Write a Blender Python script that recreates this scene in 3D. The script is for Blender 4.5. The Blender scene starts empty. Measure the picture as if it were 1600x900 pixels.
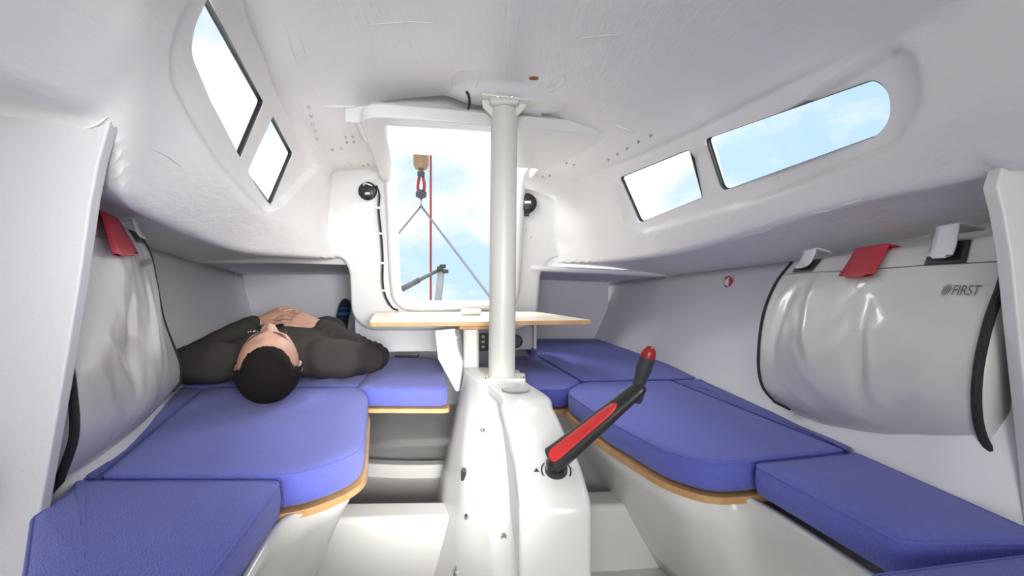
import bpy, bmesh, math, random
import numpy as np
from mathutils import Vector, Matrix, noise
from mathutils.bvhtree import BVHTree
random.seed(7)
S = bpy.context.scene
COL = S.collection
F = 720.0; ZC = 0.70          # focal length in photo pixels, eye height above the cabin sole
# ------------------------------------------------------------------ camera
cd = bpy.data.cameras.new('camera'); cam = bpy.data.objects.new('camera', cd); COL.objects.link(cam)
cam.location = (0, 0, ZC); cam.rotation_euler = (math.pi/2, 0, 0)
cd.sensor_width = 36; cd.lens = 36*F/1600; cd.clip_start = 0.01; cd.clip_end = 200
S.camera = cam
# ------------------------------------------------------------------ world
w = bpy.data.worlds.new('sky'); S.world = w; w.use_nodes = True
nt = w.node_tree; nt.nodes.clear()
def N(nt, t, **k):
    n = nt.nodes.new(t)
    for a, b in k.items():
        if hasattr(n, a): setattr(n, a, b)
        else: n.inputs[a].default_value = b
    return n
tc = N(nt, 'ShaderNodeTexCoord'); mp = N(nt, 'ShaderNodeMapping'); mp.inputs['Scale'].default_value = (1, 1, 1.5)
mp.inputs['Location'].default_value = (1.7, 2.3, 0.6)
nz = N(nt, 'ShaderNodeTexNoise', Scale=2.3, Detail=7.0, Roughness=0.55)
rp = N(nt, 'ShaderNodeValToRGB'); rp.color_ramp.elements[0].position = 0.40; rp.color_ramp.elements[1].position = 0.50
rp.color_ramp.elements[0].color = (0.57, 0.79, 0.97, 1); rp.color_ramp.elements[1].color = (1.0, 1.0, 1.0, 1)
bg = N(nt, 'ShaderNodeBackground', Strength=1.12); wo = N(nt, 'ShaderNodeOutputWorld')
L = nt.links.new
L(tc.outputs['Generated'], mp.inputs['Vector']); L(mp.outputs[0], nz.inputs['Vector']); L(nz.outputs[0], rp.inputs[0])
L(rp.outputs[0], bg.inputs[0]); L(bg.outputs[0], wo.inputs[0])
# ------------------------------------------------------------------ sun, lamps, exposure
def lamp(kind, name, loc, target, energy, size=None, color=(1, 1, 1), spread=180):
    l = bpy.data.lights.new(name, kind); o = bpy.data.objects.new(name, l); COL.objects.link(o)
    l.energy = energy; l.color = color; o.location = loc
    o.rotation_euler = (Vector(target)-Vector(loc)).to_track_quat('-Z', 'Y').to_euler()
    if kind == 'AREA': l.shape = 'RECTANGLE'; l.size, l.size_y = size; l.spread = math.radians(spread)
    if kind == 'SUN': l.angle = math.radians(12)
    return o
lamp('SUN', 'sun', (0, 0, 5), (1.0, -0.7, 0), 2.5, color=(1, .98, .95))
lamp('AREA', 'fill_behind_camera', (-0.05, -1.1, ZC+0.05), (-0.35, 2.4, ZC-0.1), 4.6, (0.8, 0.6), (1.0, 0.99, 0.985), 80)  # added fill for the enclosed cabin, not a lamp of the boat
lamp('AREA', 'fill_sole', (0.045, -0.12, ZC-0.07), (-0.44, 2.15, ZC-0.62), 1.1, (0.16, 0.14), (1.0, 0.99, 0.97), 26)  # added fill, narrow beam that brightens the sole under the left middle seat
lamp('AREA', 'fill_berth', (0.28, -0.30, ZC+0.12), (-1.20, 2.7, ZC-0.03), 2.0, (0.3, 0.3), (1.0, 0.99, 0.985), 38)  # unseen fill added to lift the left quarter berth
lamp('AREA', 'daylight_aft', (-0.35, 2.75, ZC+1.15), (-0.15, 1.1, ZC-0.45), 31, (1.0, 0.8))
lamp('AREA', 'daylight_right_windows', (1.15, 0.95, ZC+1.25), (0.1, 1.0, ZC-0.2), 32, (1.2, 0.6))
lamp('AREA', 'daylight_left_windows', (-1.25, 1.05, ZC+1.45), (-0.1, 1.1, ZC-0.2), 32, (1.2, 0.6))
S.view_settings.view_transform = 'Standard'; S.view_settings.look = 'None'
S.view_settings.exposure = 0.0; S.view_settings.gamma = 1.0; S.view_settings.use_curve_mapping = False

# ------------------------------------------------------------------ helpers
def V(x, d, z): return Vector((x, d, z+ZC))                    # z measured from eye level
def P(px, py, d): return Vector(((px-800)/F*d, d, ZC-(py-450)/F*d))
def PZ(px, py, z): d = -z*F/(py-450); return Vector(((px-800)/F*d, d, ZC+z))
def XY(px, py, z=-0.29): p = PZ(px, py, z); return (p.x, p.y)
def proj(v): return (800+F*v[0]/v[1], 450-F*(v[2]-ZC)/v[1])
def mesh_obj(name, verts, faces, mat, parent=None, smooth=True, bevel=0, seg=3, autosm=None):
    me = bpy.data.meshes.new(name); me.from_pydata([tuple(v) for v in verts], [], faces); me.validate(); me.update()
    bm = bmesh.new(); bm.from_mesh(me); bmesh.ops.recalc_face_normals(bm, faces=bm.faces); bm.to_mesh(me); bm.free()
    if mat: me.materials.append(mat)
    for p in me.polygons: p.use_smooth = smooth
    o = bpy.data.objects.new(name, me); COL.objects.link(o)
    if parent: o.parent = parent; o.matrix_parent_inverse = parent.matrix_basis.inverted()
    if bevel:
        b = o.modifiers.new('b', 'BEVEL'); b.width = bevel; b.segments = seg; b.limit_method = 'ANGLE'; b.angle_limit = math.radians(38)
        b.harden_normals = False
        wn = o.modifiers.new('wn', 'WEIGHTED_NORMAL'); wn.keep_sharp = False
    return o
def tag(o, label=None, cat=None, group=None, kind=None):
    if label: o['label'] = label
    if cat: o['category'] = cat
    if group: o['group'] = group
    if kind: o['kind'] = kind
    return o
def empty(name, loc, label, cat, group=None):
    o = bpy.data.objects.new(name, None); COL.objects.link(o); o.location = loc; o.empty_display_size = .05
    return tag(o, label, cat, group)
def rpoly(pts, r, seg=6):
    """round the corners of a 2-D/3-D closed polygon; r number or list"""
    n = len(pts); out = []
    for i in range(n):
        a, b, c = Vector(pts[i-1]), Vector(pts[i]), Vector(pts[(i+1) % n])
        rr = r[i] if isinstance(r, (list, tuple)) else r
        if rr <= 0: out.append(b); continue
        u, v = (a-b), (c-b); t = min(rr, u.length*.49, v.length*.49); u.normalize(); v.normalize()
        p0, p2 = b+u*t, b+v*t
        for k in range(seg+1):
            s = k/seg; out.append(p0*(1-s)**2 + b*2*s*(1-s) + p2*s*s)
    return out
def prism(name, pts, off, mat, parent=None, bevel=0, smooth=True, seg=3):
    n = len(pts); off = Vector(off); vs = [Vector(p) for p in pts]+[Vector(p)+off for p in pts]
    fs = [list(range(n)), list(range(2*n-1, n-1, -1))]+[[i, (i+1) % n, n+(i+1) % n, n+i] for i in range(n)]
    o = mesh_obj(name, vs, fs, mat, parent, smooth=False, bevel=bevel, seg=seg)
    if bevel:
        for p in o.data.polygons: p.use_smooth = True
    return o
def box(name, c, size, mat, parent=None, bevel=0, rot=None):
    vs = [Vector((sx*size[0]/2, sy*size[1]/2, sz*size[2]/2)) for sx in (-1, 1) for sy in (-1, 1) for sz in (-1, 1)]
    if rot is not None: vs = [rot @ v for v in vs]
    vs = [v+Vector(c) for v in vs]
    fs = [(0, 1, 3, 2), (4, 6, 7, 5), (0, 4, 5, 1), (2, 3, 7, 6), (0, 2, 6, 4), (1, 5, 7, 3)]
    o = mesh_obj(name, vs, fs, mat, parent, smooth=False, bevel=bevel)
    if bevel:
        for p in o.data.polygons: p.use_smooth = True
    return o
def frames(path, closed):
    n = len(path); T = []
    for i in range(n):
        a = path[i-1] if (i > 0 or closed) else path[i]; b = path[(i+1) % n] if (i < n-1 or closed) else path[i]
        T.append((b-a).normalized())
    ref = Vector((0, 0, 1)) if abs(T[0].z) < .9 else Vector((1, 0, 0))
    u = T[0].cross(ref).normalized(); out = []
    for t in T:
        u = (u-t*u.dot(t)).normalized(); out.append((u, t.cross(u)))
    return out
def tube_geo(path, r, n=8, closed=False, flat=None):
    path = [Vector(p) for p in path]; fr = frames(path, closed); vs = []; fs = []; m = len(path)
    for i, p in enumerate(path):
        u, v = fr[i]; rr = r[i] if isinstance(r, (list, tuple)) else r
        for k in range(n):
            a = 2*math.pi*k/n; vs.append(p+u*math.cos(a)*rr+v*math.sin(a)*rr)
    for i in range(m if closed else m-1):
        j = (i+1) % m
        for k in range(n): fs.append((i*n+k, i*n+(k+1) % n, j*n+(k+1) % n, j*n+k))
    if not closed: fs += [tuple(range(n-1, -1, -1)), tuple(range((m-1)*n, m*n))]
    return vs, fs
def tube(name, path, r, mat, parent=None, n=8, closed=False):
    vs, fs = tube_geo(path, r, n, closed); return mesh_obj(name, vs, fs, mat, parent)
def merge(parts):
    vs = []; fs = []
    for a, b in parts:
        k = len(vs); vs += list(a); fs += [tuple(i+k for i in f) for f in b]
    return vs, fs
def spline(pts, n):
    pts = [Vector(p) for p in pts]; m = len(pts)-1; out = []
    for k in range(n+1):
        t = k/n*m; i = min(int(t), m-1); s = t-i
        p0 = pts[i-1] if i > 0 else pts[0]*2-pts[1]; p1 = pts[i]; p2 = pts[i+1]; p3 = pts[i+2] if i+2 <= m else pts[m]*2-pts[m-1]
        out.append(0.5*((2*p1)+(p2-p0)*s+(2*p0-5*p1+4*p2-p3)*s*s+(3*p1-p0-3*p2+p3)*s**3))
    return out
def lathe(name, prof, origin, axis, mat, parent=None, n=20):
    """prof: (along, radius)"""
    ax = Vector(axis).normalized(); ref = Vector((0, 0, 1)) if abs(ax.z) < .9 else Vector((1, 0, 0))
    u = ax.cross(ref).normalized(); v = ax.cross(u); vs = []; fs = []
    for a, r in prof:
        for k in range(n):
            t = 2*math.pi*k/n; vs.append(Vector(origin)+ax*a+u*math.cos(t)*r+v*math.sin(t)*r)
    m = len(prof)
    for i in range(m-1):
        for k in range(n): fs.append((i*n+k, i*n+(k+1) % n, (i+1)*n+(k+1) % n, (i+1)*n+k))
    fs += [tuple(range(n-1, -1, -1)), tuple(range((m-1)*n, m*n))]
    o = mesh_obj(name, vs, fs, mat, parent)
    e = o.modifiers.new('e', 'EDGE_SPLIT'); e.split_angle = math.radians(42)
    return o

# ------------------------------------------------------------------ materials
def mat(name, col, rough=.5, metal=0, spec=.5, bump=None, col2=None, cscale=5, coat=0, sheen=0, detail=3, transl=0):
    m = bpy.data.materials.new(name); m.use_nodes = True; t = m.node_tree; b = t.nodes['Principled BSDF']
    b.inputs['Base Color'].default_value = (*col, 1); b.inputs['Roughness'].default_value = rough
    b.inputs['Metallic'].default_value = metal; b.inputs['Specular IOR Level'].default_value = spec
    b.inputs['Coat Weight'].default_value = coat; b.inputs['Sheen Weight'].default_value = sheen
    c = N(t, 'ShaderNodeTexCoord')
    if col2:
        n = N(t, 'ShaderNodeTexNoise', Scale=cscale, Detail=float(detail)); mx = N(t, 'ShaderNodeMix', data_type='RGBA')
        r = N(t, 'ShaderNodeValToRGB'); r.color_ramp.elements[0].position = .35; r.color_ramp.elements[1].position = .65
        t.links.new(c.outputs['Object'], n.inputs['Vector']); t.links.new(n.outputs[0], r.inputs[0]); t.links.new(r.outputs[0], mx.inputs[0])
        mx.inputs[6].default_value = (*col, 1); mx.inputs[7].default_value = (*col2, 1); t.links.new(mx.outputs[2], b.inputs['Base Color'])
    if bump:
        last = None
        for (kind, sc, strg, stretch) in bump:
            mpn = N(t, 'ShaderNodeMapping'); mpn.inputs['Scale'].default_value = stretch
            t.links.new(c.outputs['Object'], mpn.inputs['Vector'])
            if kind == 'noise': n = N(t, 'ShaderNodeTexNoise', Scale=sc, Detail=4.0); out = n.outputs[0]
            elif kind == 'voro': n = N(t, 'ShaderNodeTexVoronoi', Scale=sc); out = n.outputs[0]
            else: n = N(t, 'ShaderNodeTexWave', Scale=sc, Distortion=3.0, Detail=2.0); out = n.outputs[1]
            t.links.new(mpn.outputs[0], n.inputs['Vector'])
            bp = N(t, 'ShaderNodeBump', Strength=strg, Distance=0.004); t.links.new(out, bp.inputs['Height'])
            if last: t.links.new(last.outputs[0], bp.inputs['Normal'])
            last = bp
        t.links.new(last.outputs[0], b.inputs['Normal'])
    if transl:
        o = t.nodes['Material Output']; tr = N(t, 'ShaderNodeBsdfTranslucent'); tr.inputs[0].default_value = (*col, 1)
        ms = N(t, 'ShaderNodeMixShader'); ms.inputs[0].default_value = transl
        t.links.new(b.outputs[0], ms.inputs[1]); t.links.new(tr.outputs[0], ms.inputs[2]); t.links.new(ms.outputs[0], o.inputs[0])
    return m
M = {}
M['lam'] = mat('fibreglass_laminate', (.81, .795, .785), .34, spec=.5, col2=(.775, .76, .75), cscale=4,
               bump=[('noise', 6, .35, (1, 1, 1)), ('noise', 130, .22, (1, .15, 1)), ('noise', 26, .6, (1, .45, 1))])
M['hull'] = mat('hull_liner', (.80, .80, .82), .45, bump=[('noise', 5, .25, (1, 1, 1)), ('noise', 160, .12, (1, 1, 1))])
M['gel'] = mat('gelcoat', (.75, .74, .705), .22, spec=.5, bump=[('noise', 4, .12, (1, 1, 1))])
M['gelflat'] = mat('gelcoat_panel', (.74, .735, .725), .3, bump=[('noise', 4, .1, (1, 1, 1))])
M['hatch'] = mat('hatch_acrylic', (.92, .91, .91), .3, transl=.55)
M['berthwall'] = mat('berth_wall', (.76, .75, .79), .55, bump=[('noise', 40, .1, (1, 1, 1))])
M['floor'] = mat('sole_paint', (.64, .63, .60), .5, col2=(.70, .69, .665), cscale=7, bump=[('noise', 60, .15, (1, 1, 1))])
M['frame'] = mat('painted_frame', (.58, .575, .59), .55, bump=[('noise', 45, .22, (1, 1, 1)), ('voro', 120, .08, (1, 1, 1))])
M['blue'] = mat('blue_fabric', (.115, .135, .50), .85, spec=.25, sheen=.2, col2=(.105, .122, .46), cscale=300,
                bump=[('voro', 420, .35, (1, 1, 1)), ('noise', 9, .2, (1, 1, 1))])
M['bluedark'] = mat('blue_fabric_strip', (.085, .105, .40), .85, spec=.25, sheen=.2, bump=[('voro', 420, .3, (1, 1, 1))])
M['wood'] = mat('plywood_edge', (.60, .36, .16), .45, col2=(.50, .28, .11), cscale=30, bump=[('noise', 60, .1, (.2, 1, 6))])
M['tablewood'] = mat('table_edge_wood', (.66, .40, .17), .4, col2=(.55, .31, .12), cscale=25)
M['tabletop'] = mat('table_laminate', (.80, .72, .60), .28, col2=(.77, .67, .53), cscale=6)
M['alu'] = mat('painted_aluminium', (.66, .655, .59), .38, spec=.5)
M['cream'] = mat('cream_plate', (.78, .76, .68), .35)
M['pvc'] = mat('bag_vinyl', (.64, .63, .60), .27, spec=.6, coat=.3, bump=[('noise', 9, .6, (1, 1, .5)), ('noise', 22, .25, (1, 1, .6))])
M['black'] = mat('black_webbing', (.018, .018, .02), .7, bump=[('wave', 120, .4, (1, 1, 1))])
M['blackp'] = mat('black_plastic', (.02, .02, .022), .35)
M['grip'] = mat('grip_rubber', (.035, .038, .045), .55)
M['red'] = mat('red_plastic', (.62, .03, .03), .35, coat=.2)
M['redcloth'] = mat('red_vinyl', (.50, .035, .055), .45)
M['darkred'] = mat('dark_red_tip', (.30, .012, .015), .3)
M['white'] = mat('white_plastic', (.80, .80, .80), .4)
M['steel'] = mat('stainless', (.55, .55, .54), .25, metal=1)
M['print'] = mat('black_print', (.03, .03, .03), .6)
M['greyprint'] = mat('grey_print', (.13, .13, .14), .6)
M['rust'] = mat('rust_stain', (.32, .11, .04), .7)
M['skin'] = mat('skin', (.52, .30, .215), .5, col2=(.46, .245, .175), cscale=25, bump=[('noise', 160, .08, (1, 1, 1))])
M['skin'].node_tree.nodes['Principled BSDF'].inputs['Subsurface Weight'].default_value = .12
M['skin'].node_tree.nodes['Principled BSDF'].inputs['Subsurface Radius'].default_value = (.01, .004, .002)
M['hair'] = mat('dark_hair', (.010, .007, .006), .85, spec=.2, bump=[('noise', 500, .8, (1, 1, 1))])
M['fleece'] = mat('charcoal_fleece', (.042, .037, .034), .9, spec=.2, bump=[('noise', 14, .4, (1, 1, 1)), ('noise', 300, .3, (1, 1, 1))])
M['trousers'] = mat('black_trousers', (.02, .02, .025), .85)
M['sock'] = mat('navy_sock', (.012, .02, .045), .9); M['sockblue'] = mat('blue_stripe', (.02, .11, .30), .9)
M['rope'] = mat('red_rope', (.45, .06, .07), .7); M['wire'] = mat('wire_sling', (.25, .25, .32), .5)
M['brass'] = mat('bronze_block', (.42, .27, .16), .4, metal=.6); M['darkgrey'] = mat('dark_grey_metal', (.09, .09, .10), .5); M['gmetal'] = mat('grey_metal', (.28, .28, .30), .5)
g = bpy.data.materials.new('window_glass'); g.use_nodes = True; t = g.node_tree; t.nodes.clear()
o_ = N(t, 'ShaderNodeOutputMaterial'); tr = N(t, 'ShaderNodeBsdfTransparent'); gl = N(t, 'ShaderNodeBsdfGlossy', Roughness=.05)
fr = N(t, 'ShaderNodeFresnel', IOR=1.2); ms = N(t, 'ShaderNodeMixShader'); tr.inputs[0].default_value = (.97, .985, 1, 1)
ms.inputs[0].default_value = .02; t.links.new(tr.outputs[0], ms.inputs[1]); t.links.new(gl.outputs[0], ms.inputs[2]); t.links.new(ms.outputs[0], o_.inputs[0])
M['glass'] = g

# ================================================================== THE SHELL
# guide lines of the moulding: (distance, x, z above eye level), outboard left to outboard right
G = {
 'L0': [(-.5, -.95, -.72), (.585, -.95, -.72), (.625, -.46, -.72), (1.3, -.72, -.72), (2.1, -.95, -.72), (3.05, -1.3, -.66)],
 'L1': [(-.5, -1.0, -.29), (.585, -1.0, -.29), (.622, -.665, -.29), (.72, -.68, -.29), (1.29, -.95, -.29), (1.6, -1.12, -.29), (2.1, -1.34, -.29), (3.05, -1.66, -.29)],
 'L2': [(-.5, -.95, .25), (.58, -.95, .25), (.66, -.79, .19), (1.0, -.955, .174), (1.29, -1.12, .155), (2.0, -1.42, .125), (2.12, -1.46, .12), (3.05, -1.75, .075)],
 'L3': [(-.5, -.53, .21), (.58, -.53, .215), (.66, -.555, .13), (.72, -.58, .115), (1.0, -.68, .105), (1.29, -.75, .095), (1.8, -.80, .115), (2.14, -.79, .13)],
 'L4': [(-.5, -.46, .31), (.55, -.46, .31), (.66, -.495, .295), (.83, -.545, .245), (1.2, -.665, .205), (1.5, -.73, .21), (2.14, -.84, .24)],
 'L5': [(-.5, -.38, .52), (.6, -.415, .55), (.83, -.495, .55), (1.2, -.61, .533), (1.5, -.68, .51), (1.8, -.73, .495), (2.14, -.83, .53)],
 'RF1': [(-.5, -.2, .56), (1, -.28, .575), (1.6, -.42, .56), (2.14, -.52, .555)],
 'RF2': [(-.5, .08, .55), (1, .05, .565), (1.6, -.08, .55), (2.14, -.22, .55)],
 'RF3': [(-.5, .34, .47), (1, .30, .50), (1.6, .18, .51), (2.14, .05, .53)],
 'R5': [(-.5, .59, .35), (.6, .575, .365), (.83, .55, .39), (1.2, .50, .417), (1.5, .42, .43), (1.8, .34, .45), (2.14, .28, .485)],
 'R4': [(-.5, .63, .235), (.65, .60, .235), (.83, .605, .213), (1.2, .555, .197), (1.5, .47, .19), (1.8, .38, .19), (2.14, .28, .20)],
 'R3': [(-.5, .645, .15), (.6, .64, .15), (.83, .625, .155), (1.2, .585, .132), (1.5, .50, .105), (1.8, .39, .10), (2.14, .20, .115)],
 'R2': [(-.5, .85, .15), (.585, .85, .15), (.64, .76, .12), (.83, .765, .098), (1.34, .81, .078), (2.0, .76, .06), (2.12, .74, .055), (3.05, .52, .015)],
 'R1': [(-.5, .80, -.29), (.585, .80, -.29), (.622, .625, -.29), (.83, .622, -.29), (1.1, .625, -.29), (1.74, .60, -.29), (2.6, .50, -.29), (3.05, .44, -.29)],
 'R0': [(-.5, .78, -.72), (.585, .78, -.72), (.622, .52, -.72), (1.74, .40, -.72), (3.05, .2, -.66)],
}
def pchip(xs, ys, x):
    xs = np.array(xs, float); ys = np.array(ys, float); h = np.diff(xs); dl = np.diff(ys)/h; m = np.zeros(len(xs))
    for i in range(1, len(xs)-1):
        if dl[i-1]*dl[i] > 0: m[i] = 2/(1/dl[i-1]+1/dl[i])*1.0
    m[0] = dl[0]; m[-1] = dl[-1]
    i = int(np.clip(np.searchsorted(xs, x)-1, 0, len(xs)-2)); s = (x-xs[i])/h[i]
    s = min(max(s, 0), 1)
    x = min(max(x, xs[0]), xs[-1])
    return (2*s**3-3*s**2+1)*ys[i]+(s**3-2*s**2+s)*h[i]*m[i]+(-2*s**3+3*s**2)*ys[i+1]+(s**3-s**2)*h[i]*m[i+1]
def guide(k, d):
    g_ = G[k]; xs = [a[0] for a in g_]
    return Vector((pchip(xs, [a[1] for a in g_], d), d, ZC+pchip(xs, [a[2] for a in g_], d)))
def chaikin(p, it=3):
    for _ in range(it):
        q = [p[0]]
        for a, b in zip(p[:-1], p[1:]): q += [a*.75+b*.25, a*.25+b*.75]
        q.append(p[-1]); p = q
    return p
def resample(p, n):
    acc = [0]
    for a, b in zip(p[:-1], p[1:]): acc.append(acc[-1]+(b-a).length)
    out = []; j = 0
    for k in range(n):
        t = acc[-1]*k/(n-1)
        while j < len(p)-2 and acc[j+1] < t: j += 1
        s = (t-acc[j])/max(acc[j+1]-acc[j], 1e-9); out.append(p[j].lerp(p[j+1], min(max(s, 0), 1)))
    return out
def ctrl(d):
    q = {k: guide(k, d) for k in G}
    l = lambda a, b, s: q[a].lerp(q[b], s)
    up = Vector((0, 0, .012))
    return [q['L2'], l('L2', 'L3', .5)+up, l('L2', 'L3', .85)+up*.5, q['L3'], l('L3', 'L4', .25), l('L3', 'L4', .8), q['L4'], l('L4', 'L5', .15), l('L4', 'L5', .85),
            q['L5'], l('L5', 'RF1', .12), q['RF1'], q['RF2'], q['RF3'], l('RF3', 'R5', .88), q['R5'], l('R5', 'R4', .15), l('R5', 'R4', .85), q['R4'],
            l('R4', 'R3', .2), l('R4', 'R3', .75), q['R3'], l('R3', 'R2', .15)+up*.5, l('R3', 'R2', .5)+up, q['R2']]
def inpoly(x, y, poly):
    c = False; j = len(poly)-1
    for i in range(len(poly)):
        a, b = poly[i], poly[j]
        if (a[1] > y) != (b[1] > y) and x < (b[0]-a[0])*(y-a[1])/(b[1]-a[1])+a[0]: c = not c
        j = i
    return c
def segdist(x, y, poly):
    m = 1e9
    for i in range(len(poly)):
        ax, ay = poly[i-1]; bx, by = poly[i]; dx, dy = bx-ax, by-ay
        t_ = max(0, min(1, ((x-ax)*dx+(y-ay)*dy)/(dx*dx+dy*dy))); m = min(m, math.hypot(x-ax-t_*dx, y-ay-t_*dy))
    return m
# recesses are laid out on the coachroof side in (distance, height fraction) terms
rec_R = [(955, 285), (1180, 195), (1392, 66), (1425, 82), (1440, 120), (1438, 175), (1400, 234), (1190, 314), (1004, 366), (975, 350)]
rec_L = [(330, -60), (288, 10), (266, 70), (266, 130), (300, 195), (345, 262), (415, 336), (445, 322), (500, 262), (445, 140), (385, -20), (360, -60)]
NS, NP = 190, 230
ds = [-1.2+1.2*i/12 for i in range(12)]+[0+2.14*(i/(NS-13))**1.0 for i in range(NS-12)]
ring = []
for d in ds:
    rr = resample(chaikin(ctrl(d), 3), NP); t_ = max(0, (d-2.02)/.12)
    if t_ > 0:        # cove where the coachroof turns into the aft bulkhead
        k = .085*(1-math.sqrt(max(0, 1-t_*t_))); cc = Vector((-.27, d, ZC+.30)); q_ = []
        for p in rr:
            u = (p.x+.27)/.60; wgt = min(1, max(0, (p.z-ZC-.12)/.12)) if abs(u) < 1.6 else 0
            q_.append(p+Vector(((-1 if p.x > cc.x else 1)*k*min(1, abs(u))**2*wgt, 0, -k*.7*wgt*min(1, max(0, (p.z-ZC-.3)/.15)))))
        rr = q_
    ring.append(rr)
verts = [v.copy() for r in ring for v in r]
for i in range(NS):
    for j in range(NP):
        v = verts[i*NP+j]
        if v.y < .45: continue
        px, py = proj(v)
        for rec in (rec_R, rec_L):
            if px < 250 or (520 < px < 930) or px > 1460: continue
            if rec is rec_R and px < 900: continue
            if rec is rec_L and px > 600: continue
            if inpoly(px, py, rec):
                dd = segdist(px, py, rec)*v.y/F
                s = min(1, dd/.016); s = s*s*(3-2*s)
                a = ring[min(i+1, NS-1)][j]-ring[max(i-1, 0)][j]; b = ring[i][min(j+1, NP-1)]-ring[i][max(j-1, 0)]
                n = a.cross(b).normalized(); n = n if n.x*v.x > 0 or abs(n.x) < .01 else -n
                verts[i*NP+j] = v+n*.016*s
        # bulged reinforcement dome round the post head
c0 = Vector(((792-800)/F*1.31, 1.31))
for k, v in enumerate(verts):
    if v.z > ZC+.42 and abs(v.x-c0.x) < .3 and abs(v.y-c0.y) < .3:
        r = math.hypot((v.x-c0.x)/.155, (v.y-c0.y-.02)/.075)
        if r < 1.2:
            s = max(0, min(1, (1.2-r)/.45)); s = s*s*(3-2*s); v.z -= .018*s
faces = [(i*NP+j, i*NP+j+1, (i+1)*NP+j+1, (i+1)*NP+j) for i in range(NS-1) for j in range(NP-1)]
ceil_ = mesh_obj('ceiling', verts, faces, M['lam']); tag(ceil_, kind='structure')
bvh = BVHTree.FromPolygons([tuple(v) for v in verts], faces)
EYE = Vector((0, 0, ZC))
def hit(px, py):
    dv = Vector(((px-800)/F, 1, -(py-450)/F)).normalized(); loc, n, i, dist = bvh.ray_cast(EYE, dv)
    if loc is None: return P(px, py, 1.5), -dv
    if n.dot(dv) > 0: n = -n
    return loc, n
sol = ceil_.modifiers.new('s', 'SOLIDIFY'); sol.thickness = .014
me0 = ceil_.data
# which way is outside?
ctr = Vector((0, 1, ZC+.1)); f0 = me0.polygons[(NS//2)*(NP-1)+NP//2]
sol.offset = 1 if f0.normal.dot(f0.center-ctr) > 0 else -1
# window shapes
win_px = {1: [(326, -6), (372, 84), (413, 160), (376, 248), (330, 160), (298, 84), (304, 40)],
          2: [(427, 181), (458, 240), (424, 320), (387, 268)],
          3: [(969, 277), (1075, 233), (1098, 309), (998, 349)],
          4: [(1100, 218), (1370, 122), (1391, 148), (1391, 186), (1372, 212), (1128, 299)]}
win_r = {1: [.0, .0, .012, .006, .0, .02, .02], 2: [.006, .010, .008, .012], 3: [.012, .014, .006, .018], 4: [.016, .03, .03, .03, .03, .022]}
cutters = []; winfo = {}
def newell(ps):
    n = Vector()
    for a, b in zip(ps, ps[1:]+ps[:1]): n += a.cross(b)
    return n.normalized()
for k, pts in win_px.items():
    h = [hit(*p) for p in pts]; pw = [a for a, n in h]; n = newell([p for p in pw])
    c = sum(pw, Vector())/len(pw)
    if n.dot(c-EYE) < 0: n = -n
    flat = [p-n*(p-c).dot(n) for p in pw]
    out = rpoly(flat, win_r[k], 6); winfo[k] = (out, n, c)
    cutters.append(prism('cut', [p-n*.09 for p in out], n*.2, None))
# companionway cut in the roof (boat axis leans left going aft)
cw = [V(-.45, 1.45, .4), V(-.39, 1.375, .4), V(-.2, 1.345, .4), V(0, 1.37, .4), V(.18, 1.44, .4), V(.27, 1.505, .4), V(.12, 1.70, .4), V(.105, 1.84, .4), V(.012, 2.3, .4), V(-.61, 2.3, .4), V(-.56, 2.12, .4)]
cutters.append(prism('cut', cw, (0, 0, .35), None))
for c in cutters:
    b = ceil_.modifiers.new('c', 'BOOLEAN'); b.operation = 'DIFFERENCE'; b.object = c; b.solver = 'EXACT'
dg = bpy.context.evaluated_depsgraph_get()
nm = bpy.data.meshes.new_from_object(ceil_.evaluated_get(dg)); ceil_.modifiers.clear(); ceil_.data = nm
for c in cutters: bpy.data.objects.remove(c)
nm.materials.clear(); nm.materials.append(M['lam'])
for p in nm.polygons: p.use_smooth = True; p.material_index = 0
e = ceil_.modifiers.new('e', 'EDGE_SPLIT'); e.split_angle = math.radians(50)

# windows: gasket and pane, each a thing of the setting
for k, (out, n, c) in winfo.items():
    wroot = bpy.data.objects.new('window_%d' % k, None); COL.objects.link(wroot); wroot.location = c; tag(wroot, kind='structure')
    cc_ = sum(out, Vector())/len(out); ins = [p+(cc_-p).normalized()*.0008 for p in out]; ins2 = [p+(cc_-p).normalized()*.0045 for p in out]; m_ = len(out)
    gv = [p+n*.0015 for p in ins]+[p+n*.0125 for p in ins]+[p+n*.0125 for p in ins2]
    mesh_obj('gasket', gv, [(q*m_+i, q*m_+(i+1) % m_, (q+1)*m_+(i+1) % m_, (q+1)*m_+i) for q in (0, 1) for i in range(m_)], M['blackp'], wroot)
    prism('pane', [p+n*.014 for p in out], n*.004, M['glass'], wroot)

# ------------------------------------------------------------------ hull sides, berth roof, back wall, sole
def strip(name, keys, d0, d1, nd, nc, m, bulge=0, sgn=1):
    vs = []; fs = []
    for i in range(nd):
        d = d0+(d1-d0)*i/(nd-1); q = [guide(k, d) for k in keys]; pr = resample(chaikin(q, 3), nc); vs += pr
    fs = [(i*nc+j, i*nc+j+1, (i+1)*nc+j+1, (i+1)*nc+j) for i in range(nd-1) for j in range(nc-1)]
    o = mesh_obj(name, vs, fs, m); tag(o, kind='structure')
    s_ = o.modifiers.new('s', 'SOLIDIFY'); s_.thickness = .012; f = o.data.polygons[len(o.data.polygons)//2]
    s_.offset = 1 if f.normal.x*sgn > 0 else -1
    return o
strip('wall_left', ['L0', 'L1', 'L2'], -1.2, 3.02, 90, 30, M['hull'], sgn=-1)
strip('wall_right', ['R0', 'R1', 'R2'], -1.2, 3.02, 90, 30, M['hull'], sgn=1)
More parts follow.
